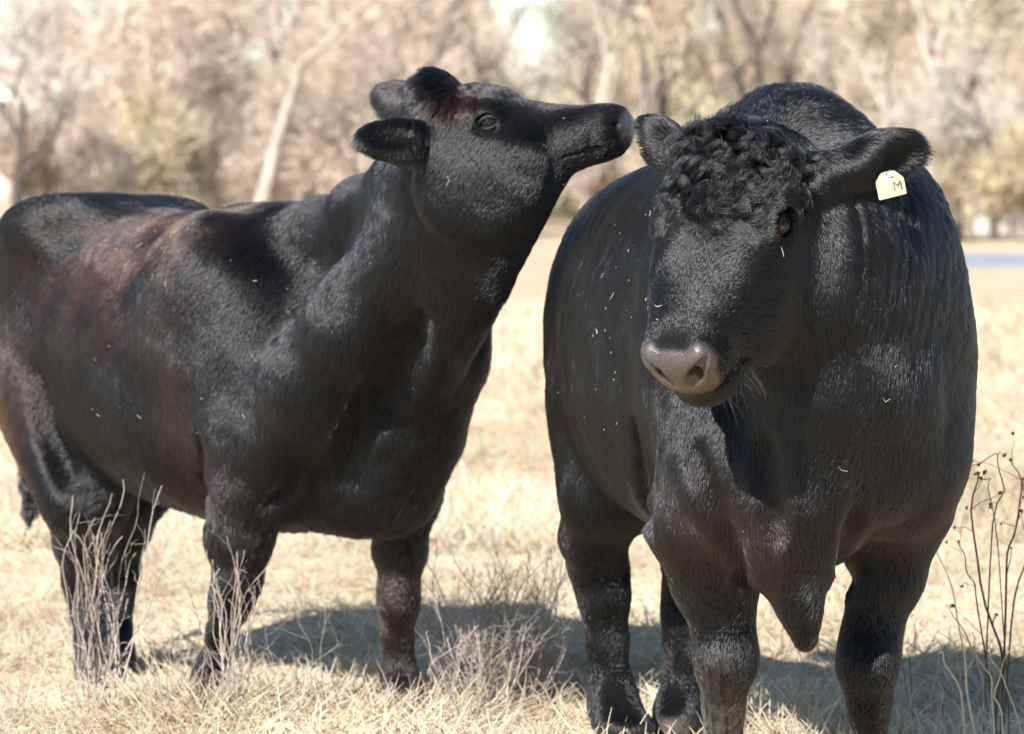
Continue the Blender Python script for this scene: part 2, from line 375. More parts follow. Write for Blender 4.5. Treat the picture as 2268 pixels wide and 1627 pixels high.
    b.ell(D(1283, 1235, 9.12), (V(1, 0, 0), V(0, 1, 0), UP), (.03, .05, .06), k=.03)
    lh = [bl(-1.05, -.24, .74), D(1560, 1140, 9.0), D(1545, 1240, 9.12), D(1535, 1310, 9.18), D(1530, 1370, 9.16), D(1522, 1450, 9.15), D(1518, 1535, 9.15), D(1505, 1580, 9.12), D(1500, 1605, 9.08)]
    b.chain(lh, [.17, .110, .078, .062, .050, .042, .045, .050, .055], k=.045, first=.09)
    b.chain([bl(-1.36, 0, 1.22), bl(-1.47, 0, 1.2), bl(-1.5, 0, 1.0), bl(-1.5, 0, .6)], [.05, .045, .03, .025], k=.03)
    b.crease([(1545, 1000), (1590, 1150), (1650, 1285)], 7.3, 8.6, .016, .035)
    b.crease([(1895, 1130), (1880, 1230), (1868, 1305)], 7.3, 8.6, .016, .035)
    b.crease([(1408, 930), (1420, 1080), (1440, 1170)], 7.4, 8.8, .016, .03)
    b.crease([(1690, 960), (1700, 1080), (1715, 1190)], 7.3, 8.6, .010, .04)
    def warp(P):
        wr = .004*np.sin(P[:, 0]*80+2*np.sin(P[:, 2]*9))*np.exp(-((P[:, 0]-.73)/.07)**2-((P[:, 1]-7.62)/.14)**2-((P[:, 2]-1.05)/.2)**2)
        return .004*sines(P, .34, 13)+.0010*sines(P, .11, 14)+wr
    xs = axis_coords(-.10, 1.08, .20, .86, .0125, .005)
    ys = axis_coords(7.10, 9.62, 7.10, 7.62, .0125, .005)
    zs = axis_coords(-.05, 1.58, .84, 1.46, .0125, .005)
    v, q = b.mesh(xs, ys, zs, warp); v = relax(v, q, 1)
    return v, q, dict(eyes=eyes, E=E, h=h, lat=lat, up=up, hp=hp, ears=[(e1b, e1t), (e2b, e2t)], body=b)

import time as _t
t0 = _t.time()
cow_v, cow_q, CW = build_cow()
bull_v, bull_q, BL = build_bull()
print('BODIES', len(cow_v), len(bull_v), _t.time()-t0)
# ------------------------------------------------------------------ materials
def node_mat(name):
    m = bpy.data.materials.new(name); m.use_nodes = True; t = m.node_tree
    return m, t, t.nodes['Principled BSDF']
def simple_mat(name, col, rough=.6, spec=.4, noise=None, bump=0.0, bscale=200.0, var=.25):
    m, t, b = node_mat(name)
    b.inputs['Roughness'].default_value = rough; b.inputs['Specular IOR Level'].default_value = spec
    if noise:
        g = t.nodes.new('ShaderNodeNewGeometry'); n = t.nodes.new('ShaderNodeTexNoise'); n.inputs['Scale'].default_value = noise; n.inputs['Detail'].default_value = 6
        r = t.nodes.new('ShaderNodeValToRGB'); r.color_ramp.elements[0].position = .3; r.color_ramp.elements[1].position = .7
        r.color_ramp.elements[0].color = (*[c*(1-var) for c in col], 1); r.color_ramp.elements[1].color = (*[min(1, c*(1+var)) for c in col], 1)
        t.links.new(g.outputs['Position'], n.inputs['Vector']); t.links.new(n.outputs['Fac'], r.inputs[0]); t.links.new(r.outputs[0], b.inputs['Base Color'])
    else: b.inputs['Base Color'].default_value = (*col, 1)
    if bump:
        g = t.nodes.new('ShaderNodeNewGeometry'); n2 = t.nodes.new('ShaderNodeTexNoise'); n2.inputs['Scale'].default_value = bscale; n2.inputs['Detail'].default_value = 4
        bp = t.nodes.new('ShaderNodeBump'); bp.inputs['Strength'].default_value = bump; bp.inputs['Distance'].default_value = .004
        t.links.new(g.outputs['Position'], n2.inputs['Vector']); t.links.new(n2.outputs['Fac'], bp.inputs['Height']); t.links.new(bp.outputs[0], b.inputs['Normal'])
    return m
def hide_mat(name, skin_rough=.30):
    """coat skin from the 'coat' colour attribute; bare muzzle skin where the attribute's alpha-like 'bare' value is 1"""
    m, t, b = node_mat(name)
    a = t.nodes.new('ShaderNodeVertexColor'); a.layer_name = 'coat'
    ba = t.nodes.new('ShaderNodeAttribute'); ba.attribute_name = 'bare'
    t.links.new(a.outputs['Color'], b.inputs['Base Color'])
    mr = t.nodes.new('ShaderNodeMapRange'); mr.inputs['To Min'].default_value = .75; mr.inputs['To Max'].default_value = skin_rough
    t.links.new(ba.outputs['Fac'], mr.inputs['Value']); t.links.new(mr.outputs[0], b.inputs['Roughness'])
    ms = t.nodes.new('ShaderNodeMapRange'); ms.inputs['To Min'].default_value = .08; ms.inputs['To Max'].default_value = .5
    t.links.new(ba.outputs['Fac'], ms.inputs['Value']); t.links.new(ms.outputs[0], b.inputs['Specular IOR Level'])
    g = t.nodes.new('ShaderNodeNewGeometry'); v = t.nodes.new('ShaderNodeTexVoronoi'); v.inputs['Scale'].default_value = 260; v.feature = 'SMOOTH_F1'
    bp = t.nodes.new('ShaderNodeBump'); bp.inputs['Strength'].default_value = .55; bp.inputs['Distance'].default_value = .002
    t.links.new(g.outputs['Position'], v.inputs['Vector']); t.links.new(v.outputs['Distance'], bp.inputs['Height']); t.links.new(bp.outputs[0], b.inputs['Normal'])
    return m
def hair_mat(name, rough=.25, radial=.45):
    m = bpy.data.materials.new(name); m.use_nodes = True; t = m.node_tree; t.nodes.clear()
    h = t.nodes.new('ShaderNodeBsdfHairPrincipled'); h.parametrization = 'COLOR'; o = t.nodes.new('ShaderNodeOutputMaterial')
    a = t.nodes.new('ShaderNodeAttribute'); a.attribute_name = 'tint'
    t.links.new(a.outputs['Color'], h.inputs['Color']); t.links.new(h.outputs[0], o.inputs['Surface'])
    h.inputs['Roughness'].default_value = rough; h.inputs['Radial Roughness'].default_value = radial
    h.inputs['Random Roughness'].default_value = .3; h.inputs['IOR'].default_value = 1.48; h.inputs['Coat'].default_value = .2
    return m
M_HIDE = hide_mat('hide'); M_COAT = hair_mat('coat_hair')
M_EYE = None

# ------------------------------------------------------------------ fur
from mathutils.kdtree import KDTree
def strands(name, P, rad, tint, mat, parent=None):
    """P: (n, k, 3) strand points; rad: (n, k); tint: (n, 3)"""
    n, k = P.shape[:2]
    cu = bpy.data.hair_curves.new(name); cu.add_curves([k]*n)
    cu.attributes['position'].data.foreach_set('vector', np.ascontiguousarray(P, np.float32).ravel())
    ra = cu.attributes.get('radius') or cu.attributes.new('radius', 'FLOAT', 'POINT')
    ra.data.foreach_set('value', np.ascontiguousarray(rad, np.float32).ravel())
    ta = cu.attributes.new('tint', 'FLOAT_COLOR', 'CURVE')
    ta.data.foreach_set('color', np.concatenate([tint, np.ones((n, 1))], 1).astype(np.float32).ravel())
    cu.materials.append(mat)
    o = bpy.data.objects.new(name, cu); C.objects.link(o)
    if parent is not None: o.parent = parent
    return o
def vnormals(v, q):
    n = np.cross(v[q[:, 2]]-v[q[:, 0]], v[q[:, 3]]-v[q[:, 1]]); out = np.zeros_like(v)
    for k in range(4):
        for c in range(3): out[:, c] += np.bincount(q[:, k], n[:, c], len(v))
    return out/(np.linalg.norm(out, axis=1)[:, None]+1e-12)
def scatter(v, q, vn, dens, rg, nmax):
    """dens: strands per square metre at each quad centre"""
    a = v[q[:, 0]]; b = v[q[:, 1]]; c = v[q[:, 2]]; d = v[q[:, 3]]
    area = .5*np.linalg.norm(np.cross(c-a, d-b), axis=1); cen = (a+b+c+d)/4; fn = vn[q].mean(1)
    w = area*dens(cen, fn); tot = min(int(w.sum()), nmax)
    f = rg.choice(len(q), tot, p=w/w.sum()); u = rg.random((tot, 1)); s = rg.random((tot, 1))
    P = (a[f]*(1-u)+b[f]*u)*(1-s)+(d[f]*(1-u)+c[f]*u)*s
    N = (vn[q[f, 0]]*(1-u)+vn[q[f, 1]]*u)*(1-s)+(vn[q[f, 3]]*(1-u)+vn[q[f, 2]]*u)*s
    return P, N/np.linalg.norm(N, axis=1)[:, None]
def flow(P, N, ctrl, power=4):
    acc = np.zeros_like(P); ws = np.zeros(len(P))
    for c, d in ctrl:
        w = 1/(np.sum((P-c)**2, 1)+1e-4)**(power/2); acc += w[:, None]*nrm(d); ws += w
    t = acc/ws[:, None]; t -= N*np.sum(t*N, 1)[:, None]
    return t/(np.linalg.norm(t, axis=1)[:, None]+1e-9)
def rot(t, n, a):
    return t*np.cos(a)[:, None]+np.cross(n, t)*np.sin(a)[:, None]
def nearest(P, G):
    kd = KDTree(len(G))
    for i, g in enumerate(G): kd.insert(g, i)
    kd.balance(); return np.array([kd.find(p)[1] for p in P])
def fur(name, P, N, T, length, lift, tint, parent, seed, k=5, radius=.00055, clump=.35, gap=.012, wob=.25, curl=None, droop=.15):
    rg = np.random.default_rng(seed); n = len(P)
    T = rot(T, N, wob*(.6*sines(P, .16, seed+1)+.4*sines(P, .07, seed+2))+(.15+.15*np.clip((.62-P[:, 2])/.2, 0, 1))*rg.normal(size=n))
    L = length*rg.uniform(.65, 1.2, n); al = lift*rg.uniform(.75, 1.25, n)
    out = np.zeros((n, k, 3)); cur = P-N*.0004; out[:, 0] = cur; t = T.copy()
    for j in range(1, k):
        s = j/(k-1); a = al*(1.25-1.1*s)
        d = t*np.cos(a)[:, None]+N*np.sin(a)[:, None]; d[:, 2] -= droop*s*np.clip(L/.03, .1, 1)
        cur = cur+d*(L/(k-1))[:, None]; out[:, j] = cur
        if curl is not None: t = rot(t, N, curl/(k-1))
    if clump is not None:
        area = max(1, int(n*gap)); gi = rg.choice(n, area, replace=False); ni = gi[nearest(P, P[gi])]
        c = clump if np.ndim(clump) else np.full(n, clump)
        off = out[ni]-out
        w = np.linspace(0, 1, k)**1.3
        out = out+off*(c[:, None]*w[None, :])[:, :, None]*.85
    rad = np.reshape(radius, (-1, 1))*np.linspace(1, .25, k)[None, :]*rg.uniform(.8, 1.25, (n, 1))
    tint = np.clip(tint*rg.uniform(.75, 1.3, (n, 1)), 0, 1)
    return strands(name, out, rad, tint, M_COAT, parent)
def blob(P, c, ax, r):
    A = np.array([nrm(a) for a in ax]); q = ((P-c)@A.T)/np.asarray(r); return np.exp(-np.sum(q*q, 1))
CAMP = V(0, 0, CAM_H)
def facing(P, N): 
    d = CAMP-P; d /= np.linalg.norm(d, axis=1)[:, None]; return np.sum(d*N, 1)
def local(I, P):
    q = P-I['hp']; return q@I['h'], q@I['lat'], q@I['up']

BLACK = V(.0058, .0058, .0066)
def mix3(c, d, w): return c*(1-w[:, None])+np.asarray(d)*w[:, None]
def cow_colour(P):
    c = np.tile(BLACK, (len(P), 1)); U = V(0, 0, 1); sp = sines(P*V(1, 1, 1.6), .16, 31)
    w = blob(P, cl(-.42, .22, 1.07), (CF, CR, U), (.30, .30, .15))*np.clip(.75+.45*sp, 0, 1.2)
    c = mix3(c, V(.044, .021, .0155), np.clip(w, 0, .9))
    w = blob(P, cl(-.22, .13, 1.18), (CF, CR, U), (.17, .18, .075))*np.clip(.75+.5*sp, 0, 1.2)
    c = mix3(c, V(.13, .060, .026), np.clip(w*1.1, 0, .9))
    w = blob(P, cl(-.06, .30, .72), (CF, CR, U), (.10, .2, .24))+blob(P, D(540, 1130, 9.5), (CF, CR, U), (.1, .12, .14))
    c = mix3(c, V(.022, .013, .0105), np.clip(w*.5, 0, .6))
    w = blob(P, D(30, 900, 10.5), (V(1, 0, 0), V(0, 1, 0), U), (.10, .3, .22))
    c = mix3(c, V(.036, .020, .015), np.clip(w, 0, .9))
    w = blob(P, D(870, 1340, 9.6), (V(1, 0, 0), V(0, 1, 0), U), (.06, .12, .15))
    c = mix3(c, V(.03, .019, .014), np.clip(w, 0, .7))
    for b_, t_ in CW['ears']:
        w = blob(P, b_*.4+t_*.6, (V(1, 0, 0), V(0, 1, 0), U), (.07, .07, .045)); c = mix3(c, V(.028, .025, .024), np.clip(w*1.2, 0, .8))
    a, l, n = local(CW, P)
    w = np.exp(-((a-.075)/.06)**2-((n-.045)/.035)**2); c = mix3(c, V(.022, .0098, .0075), np.clip(w, 0, .85))
    return c
def cow_bare(P):
    a, l, n = local(CW, P)
    return np.clip((a-.432-.1*np.abs(n-.005))/.012, 0, 1)*(n > -.052)
def bull_colour(P):
    c = np.tile(BLACK*.92, (len(P), 1)); U = V(0, 0, 1)
    w = blob(P, D(1640, 1180, 7.72), (V(1, 0, 0), V(0, 1, 0), U), (.14, .2, .10))
    c = mix3(c, V(.021, .0135, .0118), np.clip(w, 0, .8))
    w = blob(P, D(1930, 1180, 7.8), (V(1, 0, 0), V(0, 1, 0), U), (.08, .2, .06)); c = mix3(c, V(.02, .0130, .0115), np.clip(w, 0, .7))
    sp = sines(P, .018, 41)
    w = blob(P, D(1598, 1610, 7.85), (V(1, 0, 0), V(0, 1, 0), U), (.08, .1, .055))*np.clip(.6+.6*sp, 0, 1)
    c = mix3(c, V(.15, .135, .11), np.clip(w, 0, .85))
    w = blob(P, D(1590, 1500, 7.83), (V(1, 0, 0), V(0, 1, 0), U), (.06, .1, .04))*np.clip(.3+.5*sp, 0, 1); c = mix3(c, V(.08, .066, .05), np.clip(w, 0, .5))
    return c
def bull_bare(P):
    a, l, n = local(BL, P)
    return np.clip((a-.430-.25*np.clip(n-.015, 0, 1)-.9*np.clip(np.abs(l)-(.050+.022*np.clip(n/.02, 0, 1)), 0, 1)-.5*np.clip(n-.022, 0, 1)*np.clip((.045-np.abs(l))/.02, 0, 1))/.024, 0, 1)*(n > -.070)

def gz0(c): return -.055*np.exp(-((c[:, 0]+1.15)/.5)**2-((c[:, 1]-10.4)/.5)**2)
def animal(name, v, q, colour, bare, skin, label, cat):
    me = mesh_np(name, v, q); me.materials.append(M_HIDE)
    hoof = np.clip((.062-v[:, 2]-.2*(gz0(v) < -.01)*0-gz0(v)*0)/.01, 0, 1); col = mix3(colour(v)*.55, V(.075, .062, .05), hoof); bw = bare(v); col = mix3(col, skin(v), bw)
    at = me.color_attributes.new('coat', 'FLOAT_COLOR', 'POINT'); at.data.foreach_set('color', np.concatenate([col, np.ones((len(v), 1))], 1).astype(np.float32).ravel())
    ba = me.attributes.new('bare', 'FLOAT', 'POINT'); ba.data.foreach_set('value', bw.astype(np.float32))
    o = bpy.data.objects.new(name, me); C.objects.link(o)
    return tag(o, label, cat)

def cow_skin(P): return np.tile(V(.05, .042, .042), (len(P), 1))
def bull_skin(P):
    a, l, n = local(BL, P)
    w = np.clip((.008-n)/.03+.35*sines(P, .03, 51), 0, 1)
    c = np.tile(V(.066, .053, .050), (len(P), 1)); c = mix3(c, V(.078, .054, .030), w)
    return c*(1+.12*sines(P, .008, 52))[:, None]

cow = animal('cow', cow_v, cow_q, cow_colour, cow_bare, cow_skin, 'black cow with rusty brown back stretching its raised muzzle over the bull', 'cow')
bull = animal('bull', bull_v, bull_q, bull_colour, bull_bare, bull_skin, 'curly headed black bull facing the camera with a cream ear tag', 'bull')

def eye_parts(I, owner, r, iris, which=(0, 1), open_=(1.0, .62), roll=0.0):
    """eyeball with its iris and pupil, and lids closing round it"""
    for s in which:
        ec, o, h, up = I['eyes'][s]; o = nrm(o); hh = nrm(h-o*(h@o)); uu = np.cross(o, hh); uu = uu if uu[2] > 0 else -uu
        if roll: hh, uu = hh*math.cos(roll)+uu*math.sin(roll), uu*math.cos(roll)-hh*math.sin(roll)
        bm = bmesh.new(); bmesh.ops.create_uvsphere(bm, u_segments=28, v_segments=20, radius=r)
        M = Matrix((list(hh)+[0], list(uu)+[0], list(o)+[0], [0, 0, 0, 1])).transposed(); bm.transform(Matrix.Translation(ec)@M)
        me = bpy.data.meshes.new('eye'); bm.to_mesh(me); bm.free(); me.polygons.foreach_set('use_smooth', np.ones(len(me.polygons), bool))
        m, t, b = node_mat('eyeball'); b.inputs['Roughness'].default_value = .05; b.inputs['Specular IOR Level'].default_value = .22
        g = t.nodes.new('ShaderNodeTexCoord'); sub_ = t.nodes.new('ShaderNodeVectorMath'); sub_.operation = 'DISTANCE'; sub_.inputs[1].default_value = tuple(ec+o*r)
        t.links.new(g.outputs['Object'], sub_.inputs[0])
        ra = t.nodes.new('ShaderNodeValToRGB'); e = ra.color_ramp.elements; e[0].position = .25; e[0].color = (.006, .006, .009, 1); e[1].position = .33; e[1].color = (*iris, 1)
        e2 = e.new(.62); e2.color = (*[c*.55 for c in iris], 1); e3 = e.new(.70); e3.color = (.02, .014, .012, 1); e4 = e.new(.82); e4.color = (.05, .042, .04, 1)
        mr = t.nodes.new('ShaderNodeMapRange'); mr.inputs['From Max'].default_value = r*1.35; t.links.new(sub_.outputs['Value'], mr.inputs['Value']); t.links.new(mr.outputs[0], ra.inputs[0]); t.links.new(ra.outputs[0], b.inputs['Base Color'])
        eo = link('eye', me, owner, m)
        # lids: tapered arcs over the ball
        V_, Q_ = [], []
        for sg, op in ((1, open_[0]), (-1, open_[1])):
            nn, mm = 22, 8
            for i in range(nn+1):
                u = i/nn; ph = (u-.5)*2*1.18
                x = math.sin(ph)*r*1.14; y = sg*math.cos(ph/1.18*math.pi/2)*r*.74*op-.03*r
                zc = math.sqrt(max((r*1.10)**2-x*x*.72-y*y, 1e-6)); cpt = ec+hh*x+uu*y+o*zc*.96
                rad = r*(.10+.12*math.cos(ph/1.18*math.pi/2)); rd = nrm(cpt-ec); td = nrm(hh*math.cos(ph)-uu*sg*math.sin(ph)*.6); sd = np.cross(rd, td)
                for j in range(mm):
                    an = 2*math.pi*j/mm; V_.append(cpt+(sd*math.cos(an)+rd*math.sin(an)*.7)*rad)
            b0 = len(V_)-(nn+1)*mm
            for i in range(nn):
                for j in range(mm): Q_.append((b0+i*mm+j, b0+i*mm+(j+1) % mm, b0+(i+1)*mm+(j+1) % mm, b0+(i+1)*mm+j))
        link('eyelid', mesh_np('eyelid', V_, Q_), eo, M_LID)
M_LID = simple_mat('eyelid_skin', (.012, .011, .013), .65, .3, noise=120, bump=.4, bscale=400)
eye_parts(CW, cow, .0230, (.012, .008, .010), open_=(.85, .75), roll=.30)
eye_parts(BL, bull, .0205, (.26, .085, .035), open_=(.78, .72), roll=-.05)

def grow_cow():
    rg = np.random.default_rng(5); vn = vnormals(cow_v, cow_q); U = V(0, 0, 1); I = CW; E = I['E']; h, lat, up = I['h'], I['lat'], I['up']
    ctrl = [(cl(-1.1, .1, 1.2), -CF-U*.2), (cl(-.7, .1, 1.24), -CF-U*.1), (cl(-.3, .1, 1.22), -CF-U*.25), (cl(-.9, .26, .9), -CF*.3-U), (cl(-.5, .32, .95), -CF*.5-U*.85), (cl(-.4, .33, .7), -CF*.4-U*.9),
            (cl(-.1, .3, .95), -CF*.3-U), (cl(-.1, .3, .7), -CF*.3-U), (cl(.15, .28, .7), -CF*.15-U), (cl(-.4, .2, .48), -CF-U*.1), (D(540, 1200, 9.5), -U), (D(880, 1300, 9.6), -U), (D(200, 1300, 10.4), -U), (D(260, 1300, 10.7), -U),
            (D(900, 560, 9.0), V(-.12, .05, -1)), (D(1000, 600, 9.1), V(-.02, 0, -1)), (D(850, 440, 9.2), V(-.5, .3, -.7)), (D(1080, 700, 9.2), V(.1, 0, -1)), (D(1000, 900, 9.2), V(.05, 0, -1)), (D(880, 1100, 9.2), V(-.1, -.1, -1)),
            (E(.43, .05, 0), -h-up*.2), (E(.34, .06, -.02), -h*.6-up*.7), (E(.25, .08, .03), -h*.9+up*.2), (E(.25, .08, -.06), -h*.4-up), (E(.13, .1, -.12), -h*.25-up), (E(.03, .09, -.08), -h*.5-up*.8),
            (E(.08, .09, .05), -h*.2-up*.9), (E(.13, .05, .09), -h*.3+up*.1-lat*.1), (E(.02, 0, .12), -h*.6-up*.5+lat*.4), (E(.03, .06, .08), -h*.5-up*.9), (E(-.04, .08, .02), -h-up*.3)]
    ctrl += [(cl(.0, .15, 1.13), -CF*.4-U*.7+CR*.35), (cl(-.5, .2, 1.17), CR*.5-U*.4-CF*.5)]
    for b_, t_ in I['ears']: ctrl += [(b_*.5+t_*.5, (t_-b_)*.5-U*.10), (t_, (t_-b_)*.6-U*.07)]
    def dens(c, n):
        f = facing(c, n); a, l, nn = local(I, c); head = (a > -.06) & (c[:, 2] > 1.05)
        return np.where(f > -.25, 1., .2)*(1.6+1.6*np.clip((a+.14)/.14, 0, 1)*(c[:, 2] > 1.05))*85000*(1-cow_bare(c))*np.where(c[:, 2] < gz0(c)+.05, .02, 1)
    P, N = scatter(cow_v, cow_q, vn, dens, rg, 520000); T = flow(P, N, ctrl)
    a, l, n = local(I, P); onhead = (a > -.05) & (P[:, 2] > 1.1)&(P[:, 0] > -.3)
    L = np.full(len(P), .026); hw = np.clip((a+.14)/.14, 0, 1)*np.clip((P[:, 2]-1.05)/.08, 0, 1)*np.clip((P[:, 0]+.36)/.06, 0, 1); L = L*(1-hw)+(.013+.010*np.clip((.2-a)/.2, 0, 1))*hw; L = np.where(a > .36, .006, L)
    L = np.where(onhead & (a < .13) & (n > .03), .030, L)
    poll = np.exp(-((a-.0)/.05)**2-((n-.10)/.05)**2); L = L+.022*poll
    zz = P[:, 2]; L = L+.008*np.exp(-((zz-.44)/.06)**2); lw = np.clip((.42-zz)/.14, 0, 1); L = L*(1-lw)+.012*lw
    for b_, t_ in I['ears']:
        w = np.exp(-np.minimum(np.sum((P-(b_+t_)/2)**2, 1), np.sum((P-t_)**2, 1))/.05**2); L = L*(1-w)+.022*w
    w = blob(P, E(.0, .09, -.05), (h, lat, up), (.05, .06, .06)); L = L+.022*w      # tufts under the ear
    for e in I['eyes']: L = np.where(np.sum((P-e[0]-e[1]*.02)**2, 1) < .030**2, .005, L)
    sel = np.ones(len(P), bool)
    for e in I['eyes']: sel &= np.sum((P-e[0]-e[1]*.012)**2, 1) > .0265**2
    for s in (1, -1):
        for u in np.linspace(0, 1, 14): sel &= np.sum((P-(E(.440, .03*s, -.028)*(1-u)**2+E(.39, .056*s, -.036)*2*u*(1-u)+E(.32, .066*s, -.060)*u*u))**2, 1) > .0085**2
    P, N, T, L, a, n = P[sel], N[sel], T[sel], L[sel], a[sel], n[sel]
    lift = .34+.12*np.clip((L-.015)/.01, 0, 1)+.5*np.exp(-((a)/.05)**2-((n-.1)/.05)**2)
    wv = .12+.9*np.exp(-((a-.02)/.07)**2-((n-.06)/.06)**2)
    fur('coat', P, N, T, L, lift, cow_colour(P), cow, 7, clump=np.clip(.08+.5*(L > .03), 0, .8), gap=.03, radius=.0006, wob=.28)
grow_cow()

def grow_bull():
    rg = np.random.default_rng(15); vn = vnormals(bull_v, bull_q); U = V(0, 0, 1); I = BL; E = I['E']; h, lat, up = I['h'], I['lat'], I['up']
    ctrl = [(bl(-1.1, .1, 1.3), -BF-U*.3), (bl(-.5, .1, 1.33), -BF-U*.2+BR*.2), (bl(-.9, .3, .9), -BF*.4-U), (bl(-.5, .36, .95), -BF*.35-U*.9), (bl(-.5, .36, .7), -BF*.35-U*.9), (bl(-.1, .33, .9), -BF*.4-U*.9), (bl(.1, .3, .7), -BF*.1-U),
            (bl(-.1, -.33, .9), -BF*.4-U*.9), (bl(.1, -.3, .7), -U), (bl(-.4, .2, .5), -BF-U*.1), (D(1600, 1400, 7.8), -U), (D(1930, 1400, 7.8), -U), (D(1340, 1350, 9), -U), (D(1530, 1400, 9.1), -U),
            (D(1500, 1050, 7.7), -U), (D(1700, 1150, 7.6), -U), (D(1900, 1150, 7.7), -U), (D(1770, 1350, 7.65), -U+V(0, 0, 0)), (D(1880, 700, 7.6), V(-.1, -.1, -1)), (D(1950, 500, 7.6), V(.1, -.1, -1)), (D(1830, 900, 7.6), V(-.15, -.1, -1)), (D(2050, 750, 7.8), V(.1, .1, -1)),
            (D(1780, 240, 8.0), V(-.3, .2, .6)), (D(1880, 320, 7.9), V(.6, .1, -.3)), (D(1900, 400, 7.5), V(.7, -.1, -.7)),
            (E(.43, 0, .07), -h+up*.1), (E(.36, .05, .08), -h*.8+lat*.6), (E(.36, -.05, .08), -h*.8-lat*.6), (E(.30, 0, .09), -h), (E(.33, .09, -.02), lat*.3-h*.5-up*.6), (E(.25, .12, -.05), -up-h*.1), (E(.2, .14, -.08), -up*.6+h*.6), (E(.27, .06, .09), -h*.6+lat*.8), (E(.18, .1, .08), lat-h*.2),
            (E(.18, -.1, .08), -lat-h*.2), (E(.12, 0, .12), h*.7), (E(.03, 0, .12), h), (E(.03, .1, .08), h*.6+lat), (E(.03, -.1, .08), h*.6-lat), (E(-.04, 0, .08), -h*.8+up*.6), (E(.42, .07, -.06), lat*.6+h*.3-up*.2), (E(.45, 0, -.10), h*.6-up*.6)]
    for b_, t_ in I['ears']: ctrl += [(b_*.5+t_*.5, t_-b_-U*.05), (t_, t_-b_-U*.05)]
    def dens(c, n):
        f = facing(c, n); a, l, nn = local(I, c); head = (a > -.06) & (c[:, 1] < 7.62) & (c[:, 2] > .8)
        return np.where(f > -.25, 1., .2)*np.where(head, 1.9, 1.15)*175000*np.clip(1-1.3*bull_bare(c), 0, 1)*np.where(c[:, 2] < .05, .02, 1)
    P, N = scatter(bull_v, bull_q, vn, dens, rg, 800000); T = flow(P, N, ctrl)
    a, l, n = local(I, P); head = (a > -.05) & (P[:, 1] < 7.66) & (P[:, 2] > .80) & (np.abs(l) < .2) & (n > -.22)
    L = np.full(len(P), .019); lw = np.clip((.62-P[:, 2])/.22, 0, 1); L = L*(1-lw)+.013*lw
    face = head & (a > .20); L = np.where(face, .013, L); L = np.where(head & (a > .36), .010, L); L = np.where(head & (a > .41) & (n > -.07), .005, L)
    cur = np.where(head, np.clip((.265-a)/.14, 0, 1)*np.clip((a+.03)/.05, 0, 1)*np.clip((n+.03)/.05, 0, 1)*np.clip((.165-np.abs(l))/.03, 0, 1), 0)
    mane = blob(P, D(1890, 650, 7.62), (V(1, 0, 0), V(0, 1, 0), U), (.13, .16, .22)); L = L+.022*mane
    crest = blob(P, D(1770, 240, 8.0), (V(1, 0, 0), V(0, 1, 0), U), (.2, .25, .07)); L = L+.026*crest
    pollt = np.exp(-((a+.0)/.045)**2-((l+.03)/.09)**2-((n-.11)/.06)**2)*head; L = L+.042*pollt
    chin = np.where(head, np.exp(-((n+.115)/.03)**2)*(a > .30), 0); L = L+.007*chin
    for i, (b_, t_) in enumerate(I['ears']):
        w = np.exp(-np.minimum(np.sum((P-(b_*.5+t_*.5))**2, 1), np.sum((P-t_)**2, 1))/.055**2); L = L*(1-w)+(.030 if i == 0 else .024)*w
    for e in I['eyes']: L = np.where(np.sum((P-e[0]-e[1]*.02)**2, 1) < .042**2, .006, L); cur = cur*np.clip((np.linalg.norm(P-e[0], axis=1)-.045)/.02, 0, 1)
    sel = np.ones(len(P), bool)
    for e in I['eyes']: sel &= np.sum((P-e[0]-e[1]*.014)**2, 1) > .0275**2
    P, N, T, L, a, l, n, cur, mane, crest, pollt = [x[sel] for x in (P, N, T, L, a, l, n, cur, mane, crest, pollt)]
    # curls: each tuft winds round its own centre
    ci = np.where(cur > .3)[0]; cen = P[rg.choice(ci, 120, replace=False)]; ni = nearest(P[ci], cen); rel = P[ci]-cen[ni]; rel -= N[ci]*np.sum(rel*N[ci], 1)[:, None]
    rl = np.linalg.norm(rel, axis=1)[:, None]+1e-6; ch = rg.choice([-1., 1.], 120)[ni][:, None]
    sw = np.cross(N[ci], rel)/rl*ch*.9-rel/rl*.35; sw /= np.linalg.norm(sw, axis=1)[:, None]; w = cur[ci][:, None]
    t2 = T[ci]*(1-.75*w)+sw*.75*w; T[ci] = t2/np.linalg.norm(t2, axis=1)[:, None]
    curl = np.zeros(len(P)); curl[ci] = (ch[:, 0]*2.1*cur[ci]); L = L+.024*cur
    lift = np.where(L < .015, .32, .40)-.20*np.clip((.65-P[:, 2])/.25, 0, 1)+.24*cur+1.0*crest+.95*pollt+.1*mane
    fur('coat', P, N, T, L, lift, bull_colour(P), bull, 17, k=5, clump=np.clip(.04+.36*cur+.5*mane+.4*crest+.5*pollt, 0, .85), gap=.025, radius=.00056-.00016*cur, wob=.28, curl=curl, droop=.12)
    # whiskers
    W = [];
    for _ in range(70):
        s = rg.choice([-1, 1]); aa = rg.uniform(.37, .45); p = E(aa, s*rg.uniform(.02, .09), rg.uniform(-.125, -.065)); d = nrm(lat*s*rg.uniform(.1, .9)+h*rg.uniform(.1, .7)-up*rg.uniform(.2, .9)); ln = rg.uniform(.025, .055)
        W.append([p+d*ln*t+V(0, 0, -1)*ln*.25*t*t for t in np.linspace(0, 1, 6)])
    W = np.array(W); strands('whiskers', W, np.full((len(W), 6), .00035)*np.linspace(1, .4, 6), np.tile(V(.05, .047, .045), (len(W), 1)), M_COAT, bull)
grow_bull()
print('FUR', _t.time()-t0)
